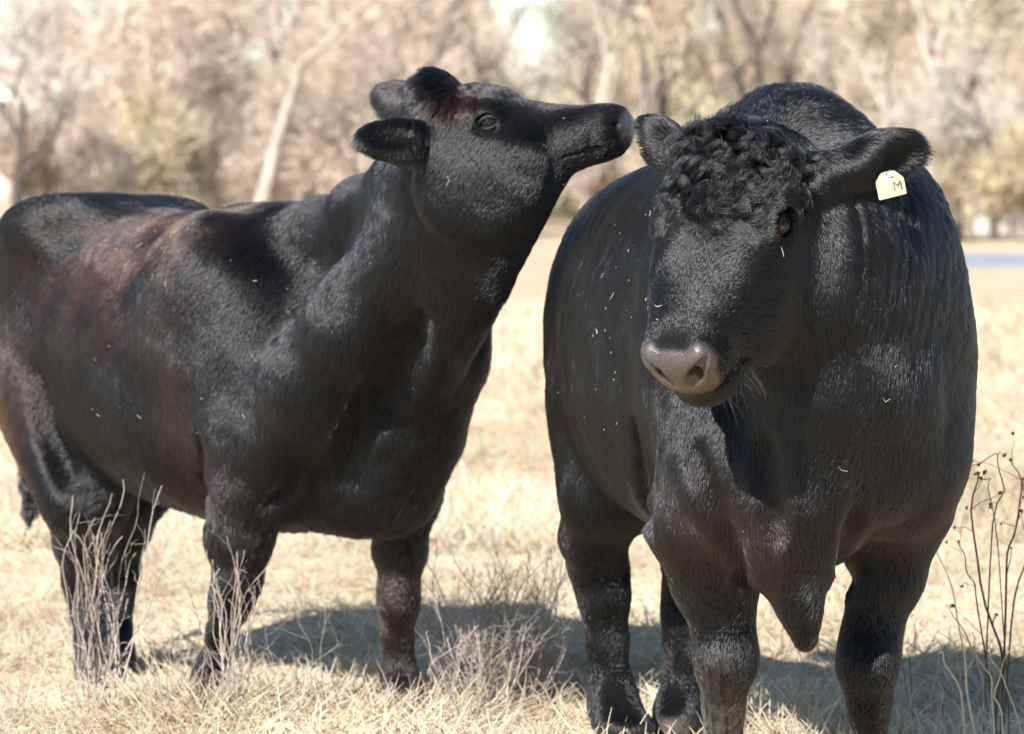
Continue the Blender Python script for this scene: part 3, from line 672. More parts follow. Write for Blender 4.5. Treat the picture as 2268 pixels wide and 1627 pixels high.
# ------------------------------------------------------------------ terrain, pond, grass
def sstep(a, b, x):
    t = np.clip((x-a)/(b-a), 0, 1); return t*t*(3-2*t)
def gz(x, y):
    x = np.asarray(x, float); y = np.asarray(y, float)
    z = .018*np.sin(x*2.1+.7)*np.sin(y*1.7+.4)+.010*np.sin(x*5.3+y*3.1)
    z = z*(1-sstep(30, 60, y))
    z = z-.055*np.exp(-((x+1.15)/.5)**2-((y-10.4)/.5)**2)-.01
    y_ = y+1.8*np.sin(x*.21+1)+.9*np.sin(x*.53); pond = sstep(70, 76, y_)*(1-sstep(91, 96, y))*sstep(2, 8, x)
    z = z-.40*pond
    far = sstep(95, 128, y); left = 1-sstep(-14, 4, x)
    z = z+far*(.22+.75*left*sstep(88, 140, y))+sstep(140, 400, y)*1.5
    left2 = (1-sstep(-10, -2, x))*sstep(40, 84, y)*.25
    return z+left2+.06*np.sin(x*.31)*np.sin(y*.23)*sstep(25, 60, y)
def straw_mat(name, c1, c2, c3, scale=1.0, bump=.6):
    m, t, b = node_mat(name); b.inputs['Roughness'].default_value = .85; b.inputs['Specular IOR Level'].default_value = .15
    g = t.nodes.new('ShaderNodeNewGeometry')
    n1 = t.nodes.new('ShaderNodeTexNoise'); n1.inputs['Scale'].default_value = .55*scale; n1.inputs['Detail'].default_value = 8; n1.inputs['Roughness'].default_value = .65
    n2 = t.nodes.new('ShaderNodeTexNoise'); n2.inputs['Scale'].default_value = 14*scale; n2.inputs['Detail'].default_value = 8; n2.inputs['Roughness'].default_value = .7
    r1 = t.nodes.new('ShaderNodeValToRGB'); r1.color_ramp.elements[0].position = .35; r1.color_ramp.elements[1].position = .65
    r1.color_ramp.elements[0].color = (*c1, 1); r1.color_ramp.elements[1].color = (*c2, 1)
    mx = t.nodes.new('ShaderNodeMix'); mx.data_type = 'RGBA'; mr = t.nodes.new('ShaderNodeMapRange'); mr.inputs['From Min'].default_value = .35; mr.inputs['From Max'].default_value = .75
    t.links.new(g.outputs['Position'], n1.inputs['Vector']); t.links.new(g.outputs['Position'], n2.inputs['Vector']); t.links.new(n1.outputs['Fac'], r1.inputs[0])
    t.links.new(n2.outputs['Fac'], mr.inputs['Value']); t.links.new(mr.outputs[0], mx.inputs['Factor']); t.links.new(r1.outputs[0], mx.inputs['A']); mx.inputs['B'].default_value = (*c3, 1)
    t.links.new(mx.outputs['Result'], b.inputs['Base Color'])
    bp = t.nodes.new('ShaderNodeBump'); bp.inputs['Strength'].default_value = bump; bp.inputs['Distance'].default_value = .03
    t.links.new(n2.outputs['Fac'], bp.inputs['Height']); t.links.new(bp.outputs[0], b.inputs['Normal'])
    return m
def build_ground():
    ys = np.concatenate([np.linspace(-40, 6, 8), np.linspace(7, 16, 70), np.linspace(16.5, 60, 60), np.linspace(61, 160, 90), np.linspace(170, 900, 24)])
    xs = np.concatenate([np.linspace(-600, -45, 12), np.linspace(-40, -5, 36), np.linspace(-4.5, 4.5, 80), np.linspace(5, 40, 36), np.linspace(45, 600, 12)])
    X, Y = np.meshgrid(xs, ys); Z = gz(X, Y); n, m = X.shape
    v = np.stack([X.ravel(), Y.ravel(), Z.ravel()], 1); i = np.arange((n-1)*m).reshape(n-1, m)[:, :-1].ravel()
    q = np.stack([i, i+1, i+m+1, i+m], 1)
    o = link('ground', mesh_np('ground', v, q), None, straw_mat('dry_pasture', (.44, .34, .21), (.60, .50, .345), (.38, .30, .20)))
    tag(o, 'pale straw coloured winter pasture sloping to the pond', 'ground', kind='structure')
    wm, t, b = node_mat('pond_water'); b.inputs['Base Color'].default_value = (.27, .30, .36, 1); b.inputs['Roughness'].default_value = .45; b.inputs['Specular IOR Level'].default_value = .8
    g = t.nodes.new('ShaderNodeNewGeometry'); nz = t.nodes.new('ShaderNodeTexNoise'); nz.inputs['Scale'].default_value = 5; bp = t.nodes.new('ShaderNodeBump'); bp.inputs['Strength'].default_value = 1.0; bp.inputs['Distance'].default_value = .12
    t.links.new(g.outputs['Position'], nz.inputs['Vector']); t.links.new(nz.outputs['Fac'], bp.inputs['Height']); t.links.new(bp.outputs[0], b.inputs['Normal'])
    w = link('water', mesh_np('water', [(1, 68, -.13), (90, 68, -.13), (90, 98, -.13), (1, 98, -.13)], [(0, 1, 2, 3)]), None, wm)
    tag(w, 'pale blue strip of pond water behind the bull', 'pond', kind='structure')
build_ground()

M_GRASS = None
def grass_mat():
    m, t, b = node_mat('dry_grass_blade'); b.inputs['Roughness'].default_value = .7; b.inputs['Specular IOR Level'].default_value = .25
    a = t.nodes.new('ShaderNodeAttribute'); a.attribute_name = 'tint'; t.links.new(a.outputs['Color'], b.inputs['Base Color'])
    tr = t.nodes.new('ShaderNodeBsdfTranslucent'); t.links.new(a.outputs['Color'], tr.inputs['Color']); mx = t.nodes.new('ShaderNodeMixShader'); mx.inputs[0].default_value = .25
    o = t.nodes['Material Output']; t.links.new(b.outputs[0], mx.inputs[1]); t.links.new(tr.outputs[0], mx.inputs[2]); t.links.new(mx.outputs[0], o.inputs['Surface'])
    return m
M_GRASS = grass_mat()
STRAW = np.array([(.72, .63, .46), (.64, .54, .37), (.78, .72, .56), (.48, .38, .25), (.62, .56, .45)])
def blades(name, X, Y, length, rad, seed, lean, k=5, curl=1.2, label=None):
    rg = np.random.default_rng(seed); n = len(X); P = np.zeros((n, k, 3)); P[:, 0] = np.stack([X, Y, gz(X, Y)-.004], 1)
    az = rg.uniform(0, 6.283, n); el = rg.uniform(lean[0], lean[1], n); cr = rg.normal(0, curl, n); ca = rg.normal(0, 1.0, n)
    cur = P[:, 0].copy()
    for j in range(1, k):
        s = j/(k-1); e = el-np.abs(cr)*s*.8; a = az+ca*s
        e = np.where(cur[:, 2] < gz(cur[:, 0], cur[:, 1])+.004, np.abs(e)*.3, e)
        d = np.stack([np.cos(e)*np.cos(a), np.cos(e)*np.sin(a), np.sin(e)], 1); cur = cur+d*(length/(k-1))[:, None]; P[:, j] = cur
    r = rad[:, None]*np.array([1, 1, .9, .7, .3])[None, :k]
    pt = sines(np.stack([X, Y*.6, 0*X], 1), .8*Y.mean()/10, seed+5); tint = STRAW[rg.integers(0, 5, n)]*rg.uniform(.7, 1.15, (n, 1))*(.93+.16*pt)[:, None]*(1-np.outer(np.clip(-pt, 0, 1), V(0, .04, .10)))
    return strands(name, P, r, np.clip(tint, 0, .9), M_GRASS)
def build_grass():
    rg = np.random.default_rng(77); n = 150000
    Y = 8.1+6.5*rg.random(n)**1.35; X = (rg.random(n)-.5)*2*(.16*Y+.35)
    cl_ = sines(np.stack([X, Y, 0*X], 1), .55, 78)*.6+sines(np.stack([X, Y, 0*X], 1), .17, 79)*.5
    keep = rg.random(n) < np.clip(.62+.45*cl_, .12, 1); X, Y, cl_ = X[keep], Y[keep], cl_[keep]
    L = np.clip(.085+.045*cl_, .04, .2)*rg.uniform(.6, 1.5, len(X))
    for cx, cyy, rr, add in ((-.72, 9.35, .22, .07), (.0, 9.55, .28, .075), (.28, 9.15, .22, .05), (-.95, 9.5, .35, .05), (.62, 9.4, .25, .03), (1.1, 8.9, .25, .05), (-.35, 9.25, .25, .04)):
        L += add*np.exp(-((X-cx)**2+(Y-cyy)**2)/rr**2)*rg.uniform(.4, 1.3, len(X))
    o = blades('dry_grass', X, Y, L, rg.uniform(.0009, .0019, len(X)), 80, (.15, 1.25))
    tag(o, 'matted pale dry grass under the two animals', 'grass', kind='stuff')
    n = 70000; Y = 14+34*rg.random(n)**1.6; X = (rg.random(n)-.5)*2*(.155*Y+.6)
    c2 = sines(np.stack([X, Y*.5, 0*X], 1), 1.6, 83)
    keep = rg.random(n) < np.clip(.6+.5*c2, .1, 1); X, Y, c2 = X[keep], Y[keep], c2[keep]
    o = blades('far_dry_grass', X, Y, np.clip(.14+.07*c2, .05, .4)*rg.uniform(.6, 1.5, len(X)), rg.uniform(.002, .004, len(X))*Y/18, 84, (.35, 1.4), curl=.7)
    tag(o, 'open stretch of dry pasture grass behind the animals', 'grass', kind='stuff')
build_grass()

# ------------------------------------------------------------------ winter trees beyond the pond
def tube(pts, rad, sides, Vs, Qs, cap=False):
    b0 = len(Vs); pts = np.asarray(pts, float); n = len(pts)
    for i in range(n):
        t = nrm(pts[min(i+1, n-1)]-pts[max(i-1, 0)]); u = nrm(np.cross(t, V(.31, .87, .38))); w = np.cross(t, u)
        for j in range(sides):
            a = 2*math.pi*j/sides; Vs.append(pts[i]+(u*math.cos(a)+w*math.sin(a))*rad[i])
    for i in range(n-1):
        for j in range(sides): Qs.append((b0+i*sides+j, b0+i*sides+(j+1) % sides, b0+(i+1)*sides+(j+1) % sides, b0+(i+1)*sides+j))
def make_tree_meshes(seed, h=11., lean=0.0, fork=3, twigs=1500, bud=.5, trunk_r=.17, spread=.42):
    rd = random.Random(seed); rg = np.random.default_rng(seed); Vt, Qt, Vc, Qc = [], [], [], []; tips = []
    def grow(p, d, r, L, lev):
        n = 5 if lev < 2 else 4; pts = [p]; rr = [r]; dd = d.copy()
        for i in range(n):
            dd = nrm(dd+rg.normal(0, .10+.05*lev, 3)+V(0, 0, .05)); pts.append(pts[-1]+dd*L/n); rr.append(r*(1-.55*(i+1)/n))
        tube(pts, rr, 6 if lev < 2 else 4, Vt, Qt) if lev < 3 else tube(pts, rr, 3, Vc, Qc)
        if lev >= 2: tips.extend([(pts[i], dd) for i in range(1, n+1)])
        if lev < 4:
            k = fork if lev < 2 else 3
            for _ in range(k+(rd.random() < .5)):
                i = rd.randint(2, n) if lev else rd.randint(2, n); sp = spread+.25*lev*.5
                nd = nrm(dd*1.0+rg.normal(0, sp, 3)+V(0, 0, .22)); grow(pts[i], nd, rr[i]*.74, L*rd.uniform(.5, .74), lev+1)
    grow(V(0, 0, -.2), nrm(V(lean, 0, 1)), trunk_r, h*.40, 0)
    for _ in range(twigs):
        p, d = tips[rd.randrange(len(tips))]; p = p+rg.normal(0, .22, 3); dd = nrm(d+rg.normal(0, .6, 3)+V(0, 0, .3)); L = rd.uniform(.35, 1.0)
        e = rg.normal(0, 1, 3); e = nrm(np.cross(dd, e))*rd.uniform(.012, .026)
        q = p+dd*L; m_ = (p+q)/2+rg.normal(0, .06, 3); b0 = len(Vc); Vc += [p-e, p+e, m_-e*.8, m_+e*.8, q-e*.3, q+e*.3]; Qc += [(b0, b0+1, b0+3, b0+2), (b0+2, b0+3, b0+5, b0+4)]
    nt = len(Qc)
    for _ in range(int(twigs*bud)):
        p, d = tips[rd.randrange(len(tips))]; p = p+rg.normal(0, .38, 3); a = nrm(rg.normal(0, 1, 3)); b_ = nrm(np.cross(a, rg.normal(0, 1, 3))); s = rd.uniform(.03, .065)
        b0 = len(Vc); Vc += [p-a*s, p+b_*s*.6, p+a*s, p-b_*s*.6]; Qc.append((b0, b0+1, b0+2, b0+3))
    tm = mesh_np('trunk', Vt, Qt); cm = mesh_np('crown', Vc, Qc, smooth=False)
    mi = np.zeros(len(cm.polygons), np.int32)
    if len(mi) == len(Qc): mi[nt:] = 1
    cm['buds_from'] = nt
    return tm, cm, mi
def rgb_mat(name, c, rough=.8, n=3.0, var=.3): return simple_mat(name, c, rough, .15, noise=n, var=var)
BARK = [rgb_mat('pale_bark', (.36, .31, .26)), rgb_mat('grey_bark', (.19, .16, .14)), rgb_mat('dark_bark', (.09, .075, .065))]
TWIG = [rgb_mat('rosy_twigs', (0.456, 0.383, 0.314), n=1.0, var=.2), rgb_mat('tan_twigs', (0.490, 0.413, 0.301), n=1.0, var=.2), rgb_mat('grey_twigs', (0.464, 0.413, 0.370), n=1.0, var=.2)]
BUDS = [rgb_mat('rosy_buds', (0.499, 0.378, 0.284), n=1.5), rgb_mat('yellow_green_buds', (0.499, 0.456, 0.189), n=1.5), rgb_mat('orange_buds', (0.568, 0.361, 0.189), n=1.5)]
VARI = [make_tree_meshes(100+i, h=hh, lean=le, fork=fk, twigs=tw, bud=bu, trunk_r=tr, spread=sp) for i, (hh, le, fk, tw, bu, tr, sp) in enumerate((
    (11.5, .05, 3, 1300, .35, .22, .40), (13, -.06, 3, 1300, .4, .24, .36), (9.5, .12, 3, 1300, .45, .17, .50), (12, .30, 2, 1200, .3, .25, .42), (10.5, -.12, 3, 1300, .4, .20, .46), (14, .02, 2, 1300, .3, .25, .30), (5.0, .0, 4, 2400, .9, .07, .60)))]
_combo = {}
def tree_data(v, bark, tw, bd):
    key = (v, bark, tw, bd)
    if key not in _combo:
        tm, cm, mi = VARI[v]; a = tm.copy(); a.materials.append(BARK[bark]); b = cm.copy(); b.materials.append(TWIG[tw]); b.materials.append(BUDS[bd]); b.polygons.foreach_set('material_index', mi); _combo[key] = (a, b)
    return _combo[key]
def place_tree(name, x, y, s, rz, v, bark, tw, bd, label, cat, group):
    e = bpy.data.objects.new(name, None); C.objects.link(e); e.empty_display_size = .3
    e.location = (x, y, float(gz(x, y))); e.rotation_euler = (0, 0, rz); e.scale = (s, s, s)
    a, b = tree_data(v, bark, tw, bd); link('trunk', a, e); link('crown', b, e)
    return tag(e, label, cat, group)
def px_x(dx, Y): return float(D(dx, 430, Y)[0])
def build_trees():
    rd = random.Random(9); spots = []
    # trees that stand out in the photograph: (print x, depth, scale, rotation, variant, bark, twig, bud, label)
    feat = [(545, 96, 1.0, 0.0, 3, 0, 0, 0, 'pale leaning tree with a forked trunk rising behind the cow'),
            (45, 88, .80, .4, 4, 2, 2, 0, 'thin dark tree at the far left edge of the wood'),
            (2118, 104, 1.05, 2.0, 5, 0, 1, 1, 'tall pale straight trunk beyond the bull tag ear'),
            (2205, 103, .72, 1.1, 4, 2, 2, 1, 'small dark trunked tree on the pond bank at far right'),
            (1440, 112, 1.0, .5, 5, 1, 1, 1, 'slim grey tree rising between the cow muzzle and the bull head'),
            (1290, 118, 1.0, 1.7, 1, 0, 0, 1, 'yellow budded tree behind the cow muzzle'),
            (890, 120, 1.05, 2.6, 0, 0, 0, 0, 'rosy twigged pale tree straight above the cow poll'),
            (400, 104, .85, 3.3, 2, 2, 0, 0, 'dark trunked tree with rosy twigs left of the leaning tree'),
            (285, 100, .90, 4.4, 4, 1, 0, 0, 'rosy brown tree over the hips of the cow'),
            (1960, 110, 1.0, 5.0, 3, 0, 1, 1, 'pale slanting tree above the bull tag ear'),
            (1700, 122, 1.1, 5.7, 1, 1, 1, 2, 'orange budded tree directly behind the bull crest'),
            (720, 108, .95, .9, 2, 1, 0, 0, 'brown twigged tree above the neck of the cow'),
            (2260, 116, 1.0, 1.9, 0, 0, 1, 0, 'tan tree cut by the right edge of the picture'),
            (150, 112, .72, 2.9, 0, 1, 0, 0, 'rosy tree beside the white house')]
    for x, Y, s, rz, v, b, t, bd, lab in feat: place_tree('bare_tree', px_x(x, Y), Y, s, rz, v, b, t, bd, lab, 'tree', 'bare trees beyond the pond')
    # the denser rows behind, told apart by tint and place
    tint = ['rosy', 'tan', 'grey']; budn = ['rosy', 'yellow green', 'orange']
    k = 0; used = set()
    PLACES = [(60, 'at the left edge'), (200, 'above the tail of the cow'), (340, 'above the hips of the cow'), (480, 'above the loin of the cow'), (620, 'above the cow back'), (760, 'above the cow withers'), (880, 'above the cow ear'), (1020, 'above the cow poll'), (1160, 'above the cow eye'), (1300, 'above the cow nose bridge'),
              (1430, 'above the cow nostril'), (1570, 'above the bull far ear'), (1700, 'above the bull forehead'), (1850, 'above the bull crest'), (1980, 'right of the bull crest'), (2100, 'above the bull tag ear'), (2230, 'right of the tag ear'), (9999, 'at the right edge')]
    for row, (Y0, step) in enumerate(((128, 150), (144, 150))):
        x = -70+row*45
        while x < 2340:
            Y = Y0+rd.uniform(-4, 4); v = rd.choice((0, 1, 2, 4, 5))
            if x < 170 or min(abs(x-g) for g in (1180, 1930)) < 62: x += step*.6; continue
            warm = x < 1000; t = 0 if warm and rd.random() < .75 else rd.choice((0, 1, 1, 2)); bd = 0 if (warm and rd.random() < .8) else rd.choice((0, 1, 1, 2))
            sc = rd.uniform(.95, 1.25)*(.45 if x < 190 else .75 if abs(x-1180) < 70 or abs(x-1640) < 90 else 1.0)
            xx = x+rd.uniform(-40, 40); ph = [w for lim, w in PLACES if xx < lim][0]; lab = '%s twigged tree with %s buds %s, %s' % (tint[t], budn[bd], ph, ('front row', 'middle row', 'rear row')[row])
            while lab in used: xx += 45; ph = [w for lim, w in PLACES if xx < lim][0]; lab = '%s twigged tree with %s buds %s, %s' % (tint[t], budn[bd], ph, ('front row', 'middle row', 'rear row')[row])
            used.add(lab); place_tree('bare_tree', px_x(xx, Y), Y, sc, rd.uniform(0, 6.28), v, rd.choice((1, 1, 2)), t, bd, lab, 'tree', 'crowded bare trees behind'); k += 1
            x += step*rd.uniform(.75, 1.25)
    sh = [(60, 95, 0), (210, 93, 0), (330, 98, 1), (470, 101, 0), (620, 99, 0), (760, 97, 0), (1000, 108, 0), (1150, 112, 1), (1330, 110, 2), (1480, 108, 1), (1620, 114, 1), (1830, 112, 2), (1930, 106, 1), (2040, 103, 1), (2150, 108, 0), (2250, 102, 1)]
    where = ['at the left edge under the house', 'over the tail of the cow', 'over the hips of the cow', 'at the foot of the leaning tree', 'over the middle of the cow back', 'above the withers of the cow', 'behind the cow forehead', 'behind the cow bridge of nose', 'behind the cow muzzle', 'beside the bull far ear',
             'behind the bull poll', 'behind the bull crest', 'left of the bull tag ear', 'just right of the bull tag ear', 'below the tall pale trunk', 'at the right edge of the bank']
    for (x, Y, t), w in zip(sh, where): place_tree('twiggy_shrub', px_x(x, Y), Y, rd.uniform(.65, .95), rd.uniform(0, 6.28), 6, 1, t, t if t < 2 else 2, 'low twiggy %s shrub %s' % (tint[t], w), 'shrub', 'shrubs along the wood edge')
build_trees()
def build_far_wood():
    rg = np.random.default_rng(501); n = 70000
    Y = rg.uniform(158, 205, n); X = rg.uniform(-44, 44, n)*Y/185; 
    px = X/Y*F_PX+512; top = 7.8+1.6*np.sin(px/61+1)+1.4*np.sin(px/23)+1.2*np.sin(px/140+2)
    top = top-5.5*np.exp(-((px-30)/75)**2)-2.5*np.exp(-((px-530)/24)**2)-2.0*np.exp(-((px-735)/60)**2)-2.5*np.exp(-((px-872)/30)**2)
    Z = gz(X, Y)+top*rg.random(n)**.85
    up = np.stack([rg.normal(0, .35, n), rg.normal(0, .35, n), rg.uniform(.3, 1, n)], 1); up /= np.linalg.norm(up, axis=1)[:, None]
    L = rg.uniform(.5, 1.7, n)[:, None]; sd = np.cross(up, rg.normal(size=(n, 3))); sd /= np.linalg.norm(sd, axis=1)[:, None]; sd *= rg.uniform(.03, .085, n)[:, None]
    P = np.stack([X, Y, Z], 1); v = np.stack([P-sd, P+sd, P+up*L+sd*.5, P+up*L-sd*.5], 1).reshape(-1, 3); q = np.arange(4*n).reshape(n, 4)
    me = mesh_np('far_wood', v, q, smooth=False)
    hue = sines(np.stack([X*1.0, 0*X, Z*1.4], 1), 9, 502); h2 = sines(np.stack([X, Y, Z], 1), 5, 503)
    c = np.tile(V(0.456, 0.391, 0.318), (n, 1)); c = mix3(c, V(0.490, 0.383, 0.288), np.clip(hue, 0, 1)*.8); c = mix3(c, V(0.482, 0.439, 0.249), np.clip(-hue*1.2*(px > 380)+.1*(px > 600), 0, 1)*.8); c = mix3(c, V(0.361, 0.318, 0.284), np.clip(h2-.3, 0, 1))
    c = np.repeat(c, 4, 0)
    at = me.color_attributes.new('coat', 'FLOAT_COLOR', 'POINT'); at.data.foreach_set('color', np.concatenate([c, np.ones((len(c), 1))], 1).astype(np.float32).ravel())
    m, t, b = node_mat('far_twigs'); a = t.nodes.new('ShaderNodeVertexColor'); a.layer_name = 'coat'; t.links.new(a.outputs[0], b.inputs['Base Color']); b.inputs['Roughness'].default_value = .9; b.inputs['Specular IOR Level'].default_value = .1
    tag(link('far_wood', me, None, m), 'hazy mass of bare woodland along the skyline', 'wood', kind='stuff')
build_far_wood()
def box(b0, size, c=(0, 0, 0)):
    M = Matrix.Translation(c)@Matrix.Diagonal((*size, 1)); bmesh.ops.create_cube(b0, size=1.0, matrix=M)
def bm_obj(name, bm, mat, parent=None):
    me = bpy.data.meshes.new(name); bm.to_mesh(me); bm.free(); return link(name, me, parent, mat)
def house(x, Y, w, dpt, h, roof, label, wallm, roofm, zadd=0):
    e = bpy.data.objects.new('house', None); C.objects.link(e); e.location = (x, Y, float(gz(x, Y))+zadd); tag(e, label, 'house')
    b = bmesh.new(); box(b, (w, dpt, h+1), (0, 0, h/2-.5)); bm_obj('wall', b, wallm, e)
    b = bmesh.new(); vs_ = [b.verts.new(p) for p in ((-w/2-.3, -dpt/2-.3, h), (w/2+.3, -dpt/2-.3, h), (w/2+.3, dpt/2+.3, h), (-w/2-.3, dpt/2+.3, h), (-w/2-.3, 0, h+roof), (w/2+.3, 0, h+roof))]
    for f in ((0, 1, 5, 4), (2, 3, 4, 5), (0, 4, 3), (1, 2, 5), (3, 2, 1, 0)): b.faces.new([vs_[i] for i in f])
    bm_obj('roof', b, roofm, e)
    for i in (-1, 1):
        b = bmesh.new(); box(b, (w*.16, .08, h*.36), (i*w*.26, -dpt/2-.03, h*.58)); wo_ = bm_obj('window', b, M_GLASS, e)
    b = bmesh.new(); box(b, (w*.13, .08, h*.7), (0, -dpt/2-.03, h*.35)); bm_obj('door', b, BARK[1], e)
M_GLASS = simple_mat('window_glass', (.06, .07, .08), .1, .6)
WHITE = simple_mat('white_boards', (.80, .79, .76), .6, .3, noise=2, var=.06); ROOF = simple_mat('grey_shingles', (.45, .43, .42), .8, .2, noise=4)
house(px_x(72, 150), 150, 3.0, 5, 4.7, 1.0, 'white house showing through the trees at far left', WHITE, WHITE)
house(px_x(1962, 124), 124, 2.6, 3, 1.5, .5, 'low pale shed behind the bull tag ear', WHITE, ROOF)
house(px_x(2232, 120), 120, 1.9, 3, 1.2, .5, 'small white shed by the right edge of the picture', WHITE, WHITE)
print('LAND', _t.time()-t0)
# ------------------------------------------------------------------ dead weeds and stalks among the grass
STALK = simple_mat('weathered_stalk', (.36, .31, .27), .8, .2, noise=60, var=.35); STALK2 = simple_mat('reddish_stalk', (.28, .235, .20), .8, .2, noise=60, var=.3)
GOLD = simple_mat('golden_straw', (.72, .62, .42), .6, .3, noise=40, var=.2); DARKST = simple_mat('dark_stalk', (.13, .10, .08), .8, .2, noise=60, var=.3)
def stalk(pts, r0, r1, twigs, rg, n=16, wob=.012, sides=6):
    """one stem with its side twigs, from a few print-space way points"""
    pts = np.array(pts); m = len(pts); ts = np.linspace(0, m-1, n); out = []
    for t in ts:
        i = min(int(t), m-2); u = t-i; p0, p1, p2, p3 = pts[max(i-1, 0)], pts[i], pts[i+1], pts[min(i+2, m-1)]
        out.append(.5*((2*p1)+(-p0+p2)*u+(2*p0-5*p1+4*p2-p3)*u*u+(-p0+3*p1-3*p2+p3)*u**3))
    out = np.array(out); ph = rg.uniform(0, 6, 4)
    s = np.linspace(0, 1, n); out[:, 0] += wob*np.sin(s*9+ph[0])*s+wob*.5*np.sin(s*19+ph[1])*s; out[:, 1] += wob*np.sin(s*8+ph[2])*s
    Vs, Qs = [], []; tube(out, r0+(r1-r0)*s, sides, Vs, Qs); tips = [out[-1]]
    for _ in range(twigs):
        i = rg.integers(n//4, n-1); d = nrm(out[min(i+1, n-1)]-out[i]); e = nrm(d*.8+rg.normal(0, .55, 3)+V(0, 0, .2)); L = rg.uniform(.03, .13)
        q = [out[i]+e*L*u+rg.normal(0, .003, 3)*(u > 0)+V(0, 0, -.15*L*u*u) for u in (0, .35, .7, 1)]; r = (r0+(r1-r0)*s[i])*.55
        tube(q, [r, r*.85, r*.7, r*.45], 4, Vs, Qs); tips.append(q[-1])
    return Vs, Qs, tips
def seed_head(p, r, rg):
    Vs, Qs = [], []; d = nrm(rg.normal(0, 1, 3)+V(0, 0, 1)); tube([p-d*r, p-d*r*.3, p+d*r*.5, p+d*r*1.3], [r*.3, r, r*.8, r*.15], 5, Vs, Qs)
    for _ in range(3):
        e = nrm(d+rg.normal(0, .6, 3)); tube([p, p+e*r*2.0], [r*.3, r*.1], 3, Vs, Qs)
    return Vs, Qs
def weed(name, base, stems, label, cat, group, mats, rg, heads=None, headr=.004):
    bx, by, bY = base; p = D(bx, by, bY); g0 = float(gz(p[0], bY)); e = bpy.data.objects.new(name, None); C.objects.link(e); e.location = (p[0], bY, g0); e.empty_display_size = .05
    tag(e, label, cat, group); off = V(p[0], bY, g0)
    for i, (pts, r0, r1, tw) in enumerate(stems):
        P = [D(x, y, bY+dy)-off for x, y, dy in pts]
        if len(P) > 1: P[0][2] = min(P[0][2], 0)-.02
        Vs, Qs, tips = stalk(P, r0, r1, tw, rg)
        so_ = link('stem', mesh_np('stem', Vs, Qs), e, mats[i % len(mats)])
        if heads:
            for t in tips[:heads]:
                hv, hq = seed_head(t, headr*rg.uniform(.7, 1.3), rg); link('seed_head', mesh_np('seed_head', hv, hq), so_, DARKST)
    return e
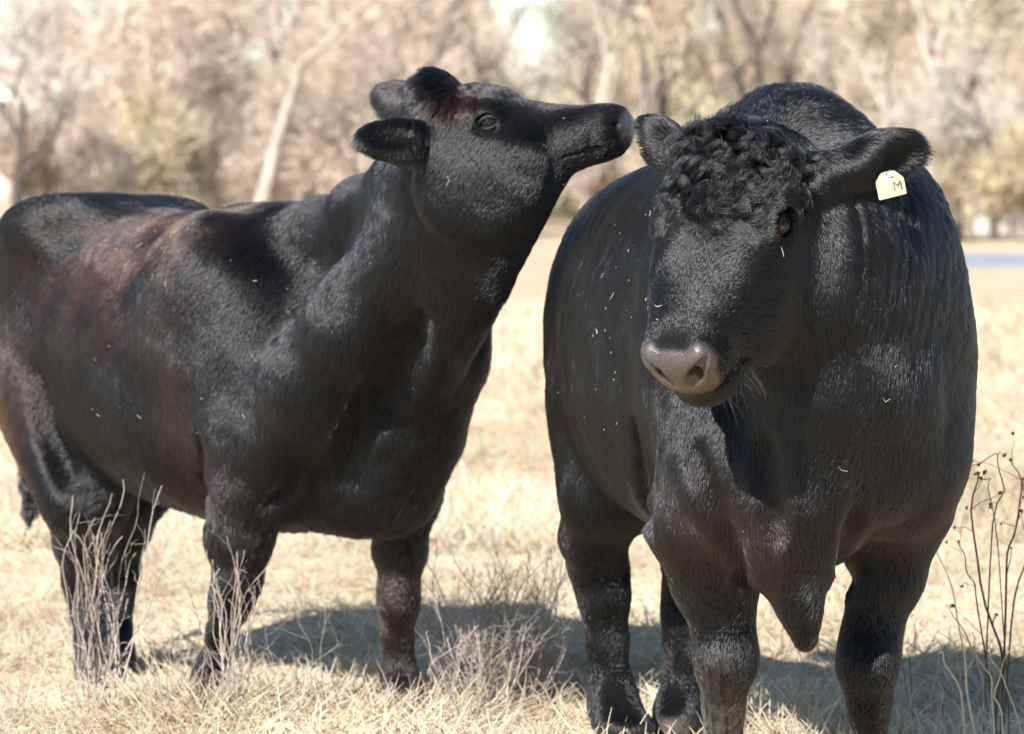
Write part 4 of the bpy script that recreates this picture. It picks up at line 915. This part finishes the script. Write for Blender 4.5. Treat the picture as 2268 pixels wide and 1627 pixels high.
def build_weeds():
    rg = np.random.default_rng(300)
    def clump(cx, base_y, Y, n, spread, hx, top, r, tw):
        S = []
        for _ in range(n):
            b = cx+rg.normal(0, spread); t = cx+rg.normal(0, hx); tp = rg.uniform(*top); m1 = (b*.55+t*.45)+rg.normal(0, hx*.3)
            S.append(([(b, base_y, rg.normal(0, .05)), (m1, base_y*.55+tp*.45, rg.normal(0, .06)), (t, tp, rg.normal(0, .08))], r*.62*rg.uniform(.6, 1.2), r*.28, tw))
        return S
    G = 'dead weed clumps in the pasture'
    weed('dry_weed', (215, 1575, 9.62), clump(215, 1575, 9.62, 26, 32, 62, (1060, 1350), .0038, 4), 'tangled clump of grey dead weed stalks before the cow hind legs', 'weed', G, [STALK, STALK2, STALK], rg)
    weed('dry_weed', (505, 1590, 9.40), clump(505, 1590, 9.40, 17, 16, 42, (1150, 1330), .0036, 4), 'stiff bundle of dead stalks before the cow near foreleg', 'weed', G, [STALK, STALK2], rg)
    weed('dry_weed', (60, 1640, 9.15), clump(60, 1640, 9.15, 9, 45, 75, (1230, 1480), .0017, 5), 'sparse thin weed stems in the lower left corner', 'weed', G, [STALK2, STALK], rg)
    weed('dry_weed', (330, 1640, 9.2), clump(330, 1640, 9.2, 8, 60, 95, (1130, 1450), .0017, 4), 'thin straggling weed stems between the cow legs', 'weed', G, [STALK, STALK2], rg)
    weed('dry_weed', (640, 1600, 9.4), clump(620, 1600, 9.4, 8, 50, 110, (1300, 1500), .0015, 5), 'fine slanting weed stems under the cow belly', 'weed', G, [STALK2, STALK], rg)
    weed('dry_weed', (1045, 1560, 9.75), clump(1060, 1560, 9.75, 52, 40, 95, (1190, 1420), .0027, 14), 'bushy grey tangle of dead weed between cow and bull', 'weed', G, [STALK, STALK2], rg)
    weed('dry_weed', (1200, 1560, 9.9), clump(1190, 1560, 9.9, 34, 35, 65, (1210, 1420), .0027, 14), 'fine twiggy weed beside the bull hind leg', 'weed', G, [STALK, STALK2], rg)
    weed('dry_weed', (990, 1590, 9.35), clump(1000, 1590, 9.35, 9, 30, 60, (1380, 1490), .0024, 3), 'low bent stalks right of the cow far foreleg', 'weed', G, [STALK2, STALK], rg)
    # the dark forb with seed heads at the right
    f = [([(2196, 1680, 0), (2210, 1520, 0), (2216, 1430, 0), (2175, 1290, .01), (2150, 1130, .02), (2155, 1050, .02)], .0042, .0016, 5),
         ([(2216, 1430, 0), (2232, 1290, -.02), (2240, 1180, -.02), (2262, 1080, -.03), (2255, 1020, -.03)], .0030, .0012, 5),
         ([(2214, 1440, 0), (2170, 1350, .02), (2140, 1270, .03), (2138, 1200, .03)], .0024, .0011, 4),
         ([(2178, 1290, .01), (2195, 1180, .0), (2228, 1080, .0), (2205, 1005, .0), (2160, 1030, .0)], .0020, .0010, 4),
         ([(2216, 1430, 0), (2250, 1330, .04), (2275, 1200, .05), (2280, 1060, .05)], .0026, .0012, 4),
         ([(2240, 1220, -.02), (2205, 1130, -.02), (2170, 1060, -.02)], .0016, .0009, 3)]
    weed('seed_weed', (2196, 1680, 8.85), f, 'tall dark branching weed with small seed heads right of the bull', 'weed', None, [DARKST], rg, heads=6, headr=.0042)
    g = [([(2175, 1690, 0), (2150, 1560, 0), (2128, 1440, 0), (2105, 1300, .01), (2078, 1180, .02)], .0034, .0010, 1),
         ([(2200, 1700, 0), (2178, 1560, -.02), (2150, 1430, -.02), (2112, 1340, -.02)], .0030, .0010, 1),
         ([(2210, 1700, 0), (2196, 1560, .02), (2185, 1480, .02), (2150, 1400, .02)], .0028, .0010, 0),
         ([(2140, 1690, 0), (2128, 1560, 0), (2098, 1460, .0), (2070, 1440, 0)], .0032, .0012, 2),
         ([(2070, 1700, 0), (2086, 1560, -.03), (2088, 1530, -.03), (2050, 1500, -.03), (2022, 1560, -.03), (2030, 1640, -.03)], .0026, .0012, 2),
         ([(2230, 1700, 0), (2215, 1590, 0), (2212, 1520, 0), (2222, 1440, 0)], .0028, .0010, 0),
         ([(2290, 1620, .05), (2240, 1560, .05), (2210, 1470, .05), (2185, 1420, .05)], .0022, .0009, 1),
         ([(2110, 1700, 0), (2135, 1560, .03), (2118, 1470, .03), (2090, 1400, .03)], .0024, .0009, 1)]
    weed('golden_grass_tuft', (2165, 1690, 8.60), g, 'tuft of golden dry grass stems in the lower right corner', 'grass', None, [GOLD, STALK, GOLD], rg)
    weed('thin_weed', (1800, 1660, 8.95), [([(1802, 1690, 0), (1796, 1580, 0), (1790, 1520, 0), (1810, 1420, 0), (1825, 1330, 0)], .0016, .0008, 1), ([(1796, 1560, 0), (1775, 1480, 0), (1745, 1380, 0), (1715, 1340, 0)], .0013, .0007, 3)],
         'single thin weed stem under the bull dewlap', 'weed', None, [STALK2], rg)
    weed('thin_weed', (2010, 1540, 9.4), [([(2022, 1545, 0), (2018, 1470, 0), (2012, 1430, 0), (2035, 1370, 0)], .0016, .0008, 3), ([(2018, 1480, 0), (2000, 1400, 0), (2010, 1330, 0)], .0013, .0007, 2)],
         'small forked dark weed behind the bull near foreleg', 'weed', None, [DARKST], rg)
build_weeds()

# ------------------------------------------------------------------ ear tag and bits of straw
def ear_tag():
    c = D(1971, 408, 7.445); fx = nrm(V(.98, .05, .16)); n = nrm(V(-.30, -.92, .22)); fx = nrm(fx-n*(fx@n)); fy = np.cross(fx, n); fy = fy if fy[2] > 0 else -fy
    w, hh, th = .027, .025, .0012; prof = []
    pts = [(-1, -1), (1, -1), (1, .35), (.45, 1), (-.5, 1), (-1, .45)]
    for i, (x, y) in enumerate(pts):
        x0, y0 = pts[i-1]; x1, y1 = pts[(i+1) % 6]
        for k in range(4):
            u = k/3; q = .14; a = V(x, y)+(V(x0, y0)-V(x, y))*q/math.hypot(x0-x, y0-y)*2*.5; b = V(x, y)+(V(x1, y1)-V(x, y))*q/math.hypot(x1-x, y1-y)*2*.5
            prof.append((a*(1-u)**2+V(x, y)*2*u*(1-u)+b*u*u))
    N = len(prof); P = []
    for z in (th, -th):
        for x, y in prof: P.append(c+fx*x*w+fy*y*hh+n*(z-.010*x*x*.6))
    P += [c+n*th, c-n*th]; T = []; Q = []
    for i in range(N): j = (i+1) % N; T += [(2*N, i, j), (2*N+1, N+j, N+i)]; Q.append((i, N+i, N+j, j))
    m = simple_mat('cream_plastic', (.34, .305, .19), .35, .5, noise=90, var=.08)
    o = link('ear_tag', mesh_np('ear_tag', P, Q, T, smooth=False), bull, m); tag(o, 'cream plastic ear tag marked with a small C')
    ink = simple_mat('faded_ink', (.10, .09, .07), .7, .2)
    R3 = Matrix((list(fx)+[0], list(fy)+[0], list(n)+[0], [0, 0, 0, 1])).transposed()
    for s, x, y, sz in (('C', .1, .45, .022), ('M', .50, -.55, .024)):
        cu = bpy.data.curves.new('tag_mark', 'FONT'); cu.body = s; cu.size = sz; cu.extrude = .0002; cu.align_x = 'CENTER'; cu.materials.append(ink)
        t = bpy.data.objects.new('tag_mark', cu); C.objects.link(t); t.parent = o; t.matrix_local = Matrix.Identity(4); bpy.context.view_layer.update(); me_ = bpy.data.meshes.new_from_object(t.evaluated_get(bpy.context.evaluated_depsgraph_get())); bpy.data.objects.remove(t); me_.transform(Matrix.Translation(c+fx*x*w+fy*y*hh+n*(th+.0006-.006*x*x))@R3); link('tag_mark', me_, o)
    b = bmesh.new(); bmesh.ops.create_cone(b, cap_ends=True, segments=14, radius1=.008, radius2=.007, depth=.006); b.transform(Matrix.Translation(c+fy*hh*.80-n*.006)@R3); bm_obj('stud', b, m, o)
ear_tag()
def straw_flecks():
    rg = np.random.default_rng(700); Vs, Qs = [], []
    def put(v, q, spots, n_each, rad, big):
        vn = vnormals(v, q); fc = facing(v, vn)
        for (x, y, Y), n_ in spots:
            c = D(x, y, Y); dd = np.linalg.norm((v-c)*V(1, .4, 1), axis=1); idx = np.where((dd < rad) & (fc > .15))[0]
            if len(idx) == 0: continue
            for i in rg.choice(idx, max(2, int(n_*.28))):
                t = nrm(np.cross(vn[i], rg.normal(0, 1, 3))); L = rg.uniform(.003, .007)*(3.5 if rg.random() < .22 else rg.uniform(.5, 1.2)); p = v[i]+vn[i]*.008
                b = np.cross(vn[i], t)*L*.2*rg.normal(); tube([p-t*L/2, p+b, p+t*L/2], [.0005, .0006, .0004], 4, Vs, Qs)
    put(cow_v, cow_q, [((330, 560, 10.0), 45), ((480, 580, 9.9), 40), ((430, 500, 10), 25), ((700, 620, 9.5), 30), ((300, 800, 10), 25), ((500, 850, 9.6), 25), ((960, 280, 8.8), 6), ((1200, 330, 8.8), 5)], 0, .16, .10)
    put(bull_v, bull_q, [((1350, 600, 8.3), 60), ((1330, 850, 8.5), 35), ((1620, 330, 7.4), 14), ((1780, 260, 8.0), 16), ((1600, 500, 7.4), 12), ((1700, 650, 7.4), 8), ((1900, 800, 7.6), 14), ((1500, 745, 7.3), 12), ((1700, 1050, 7.6), 8)], 0, .16, .12)
    o = link('straw_flecks', mesh_np('straw_flecks', Vs, Qs), None, simple_mat('bleached_straw', (.50, .43, .30), .7, .2, noise=50, var=.3)); tag(o, 'tiny bits of straw caught in the two black coats', 'straw', kind='stuff')
straw_flecks()
print('DONE', _t.time()-t0)
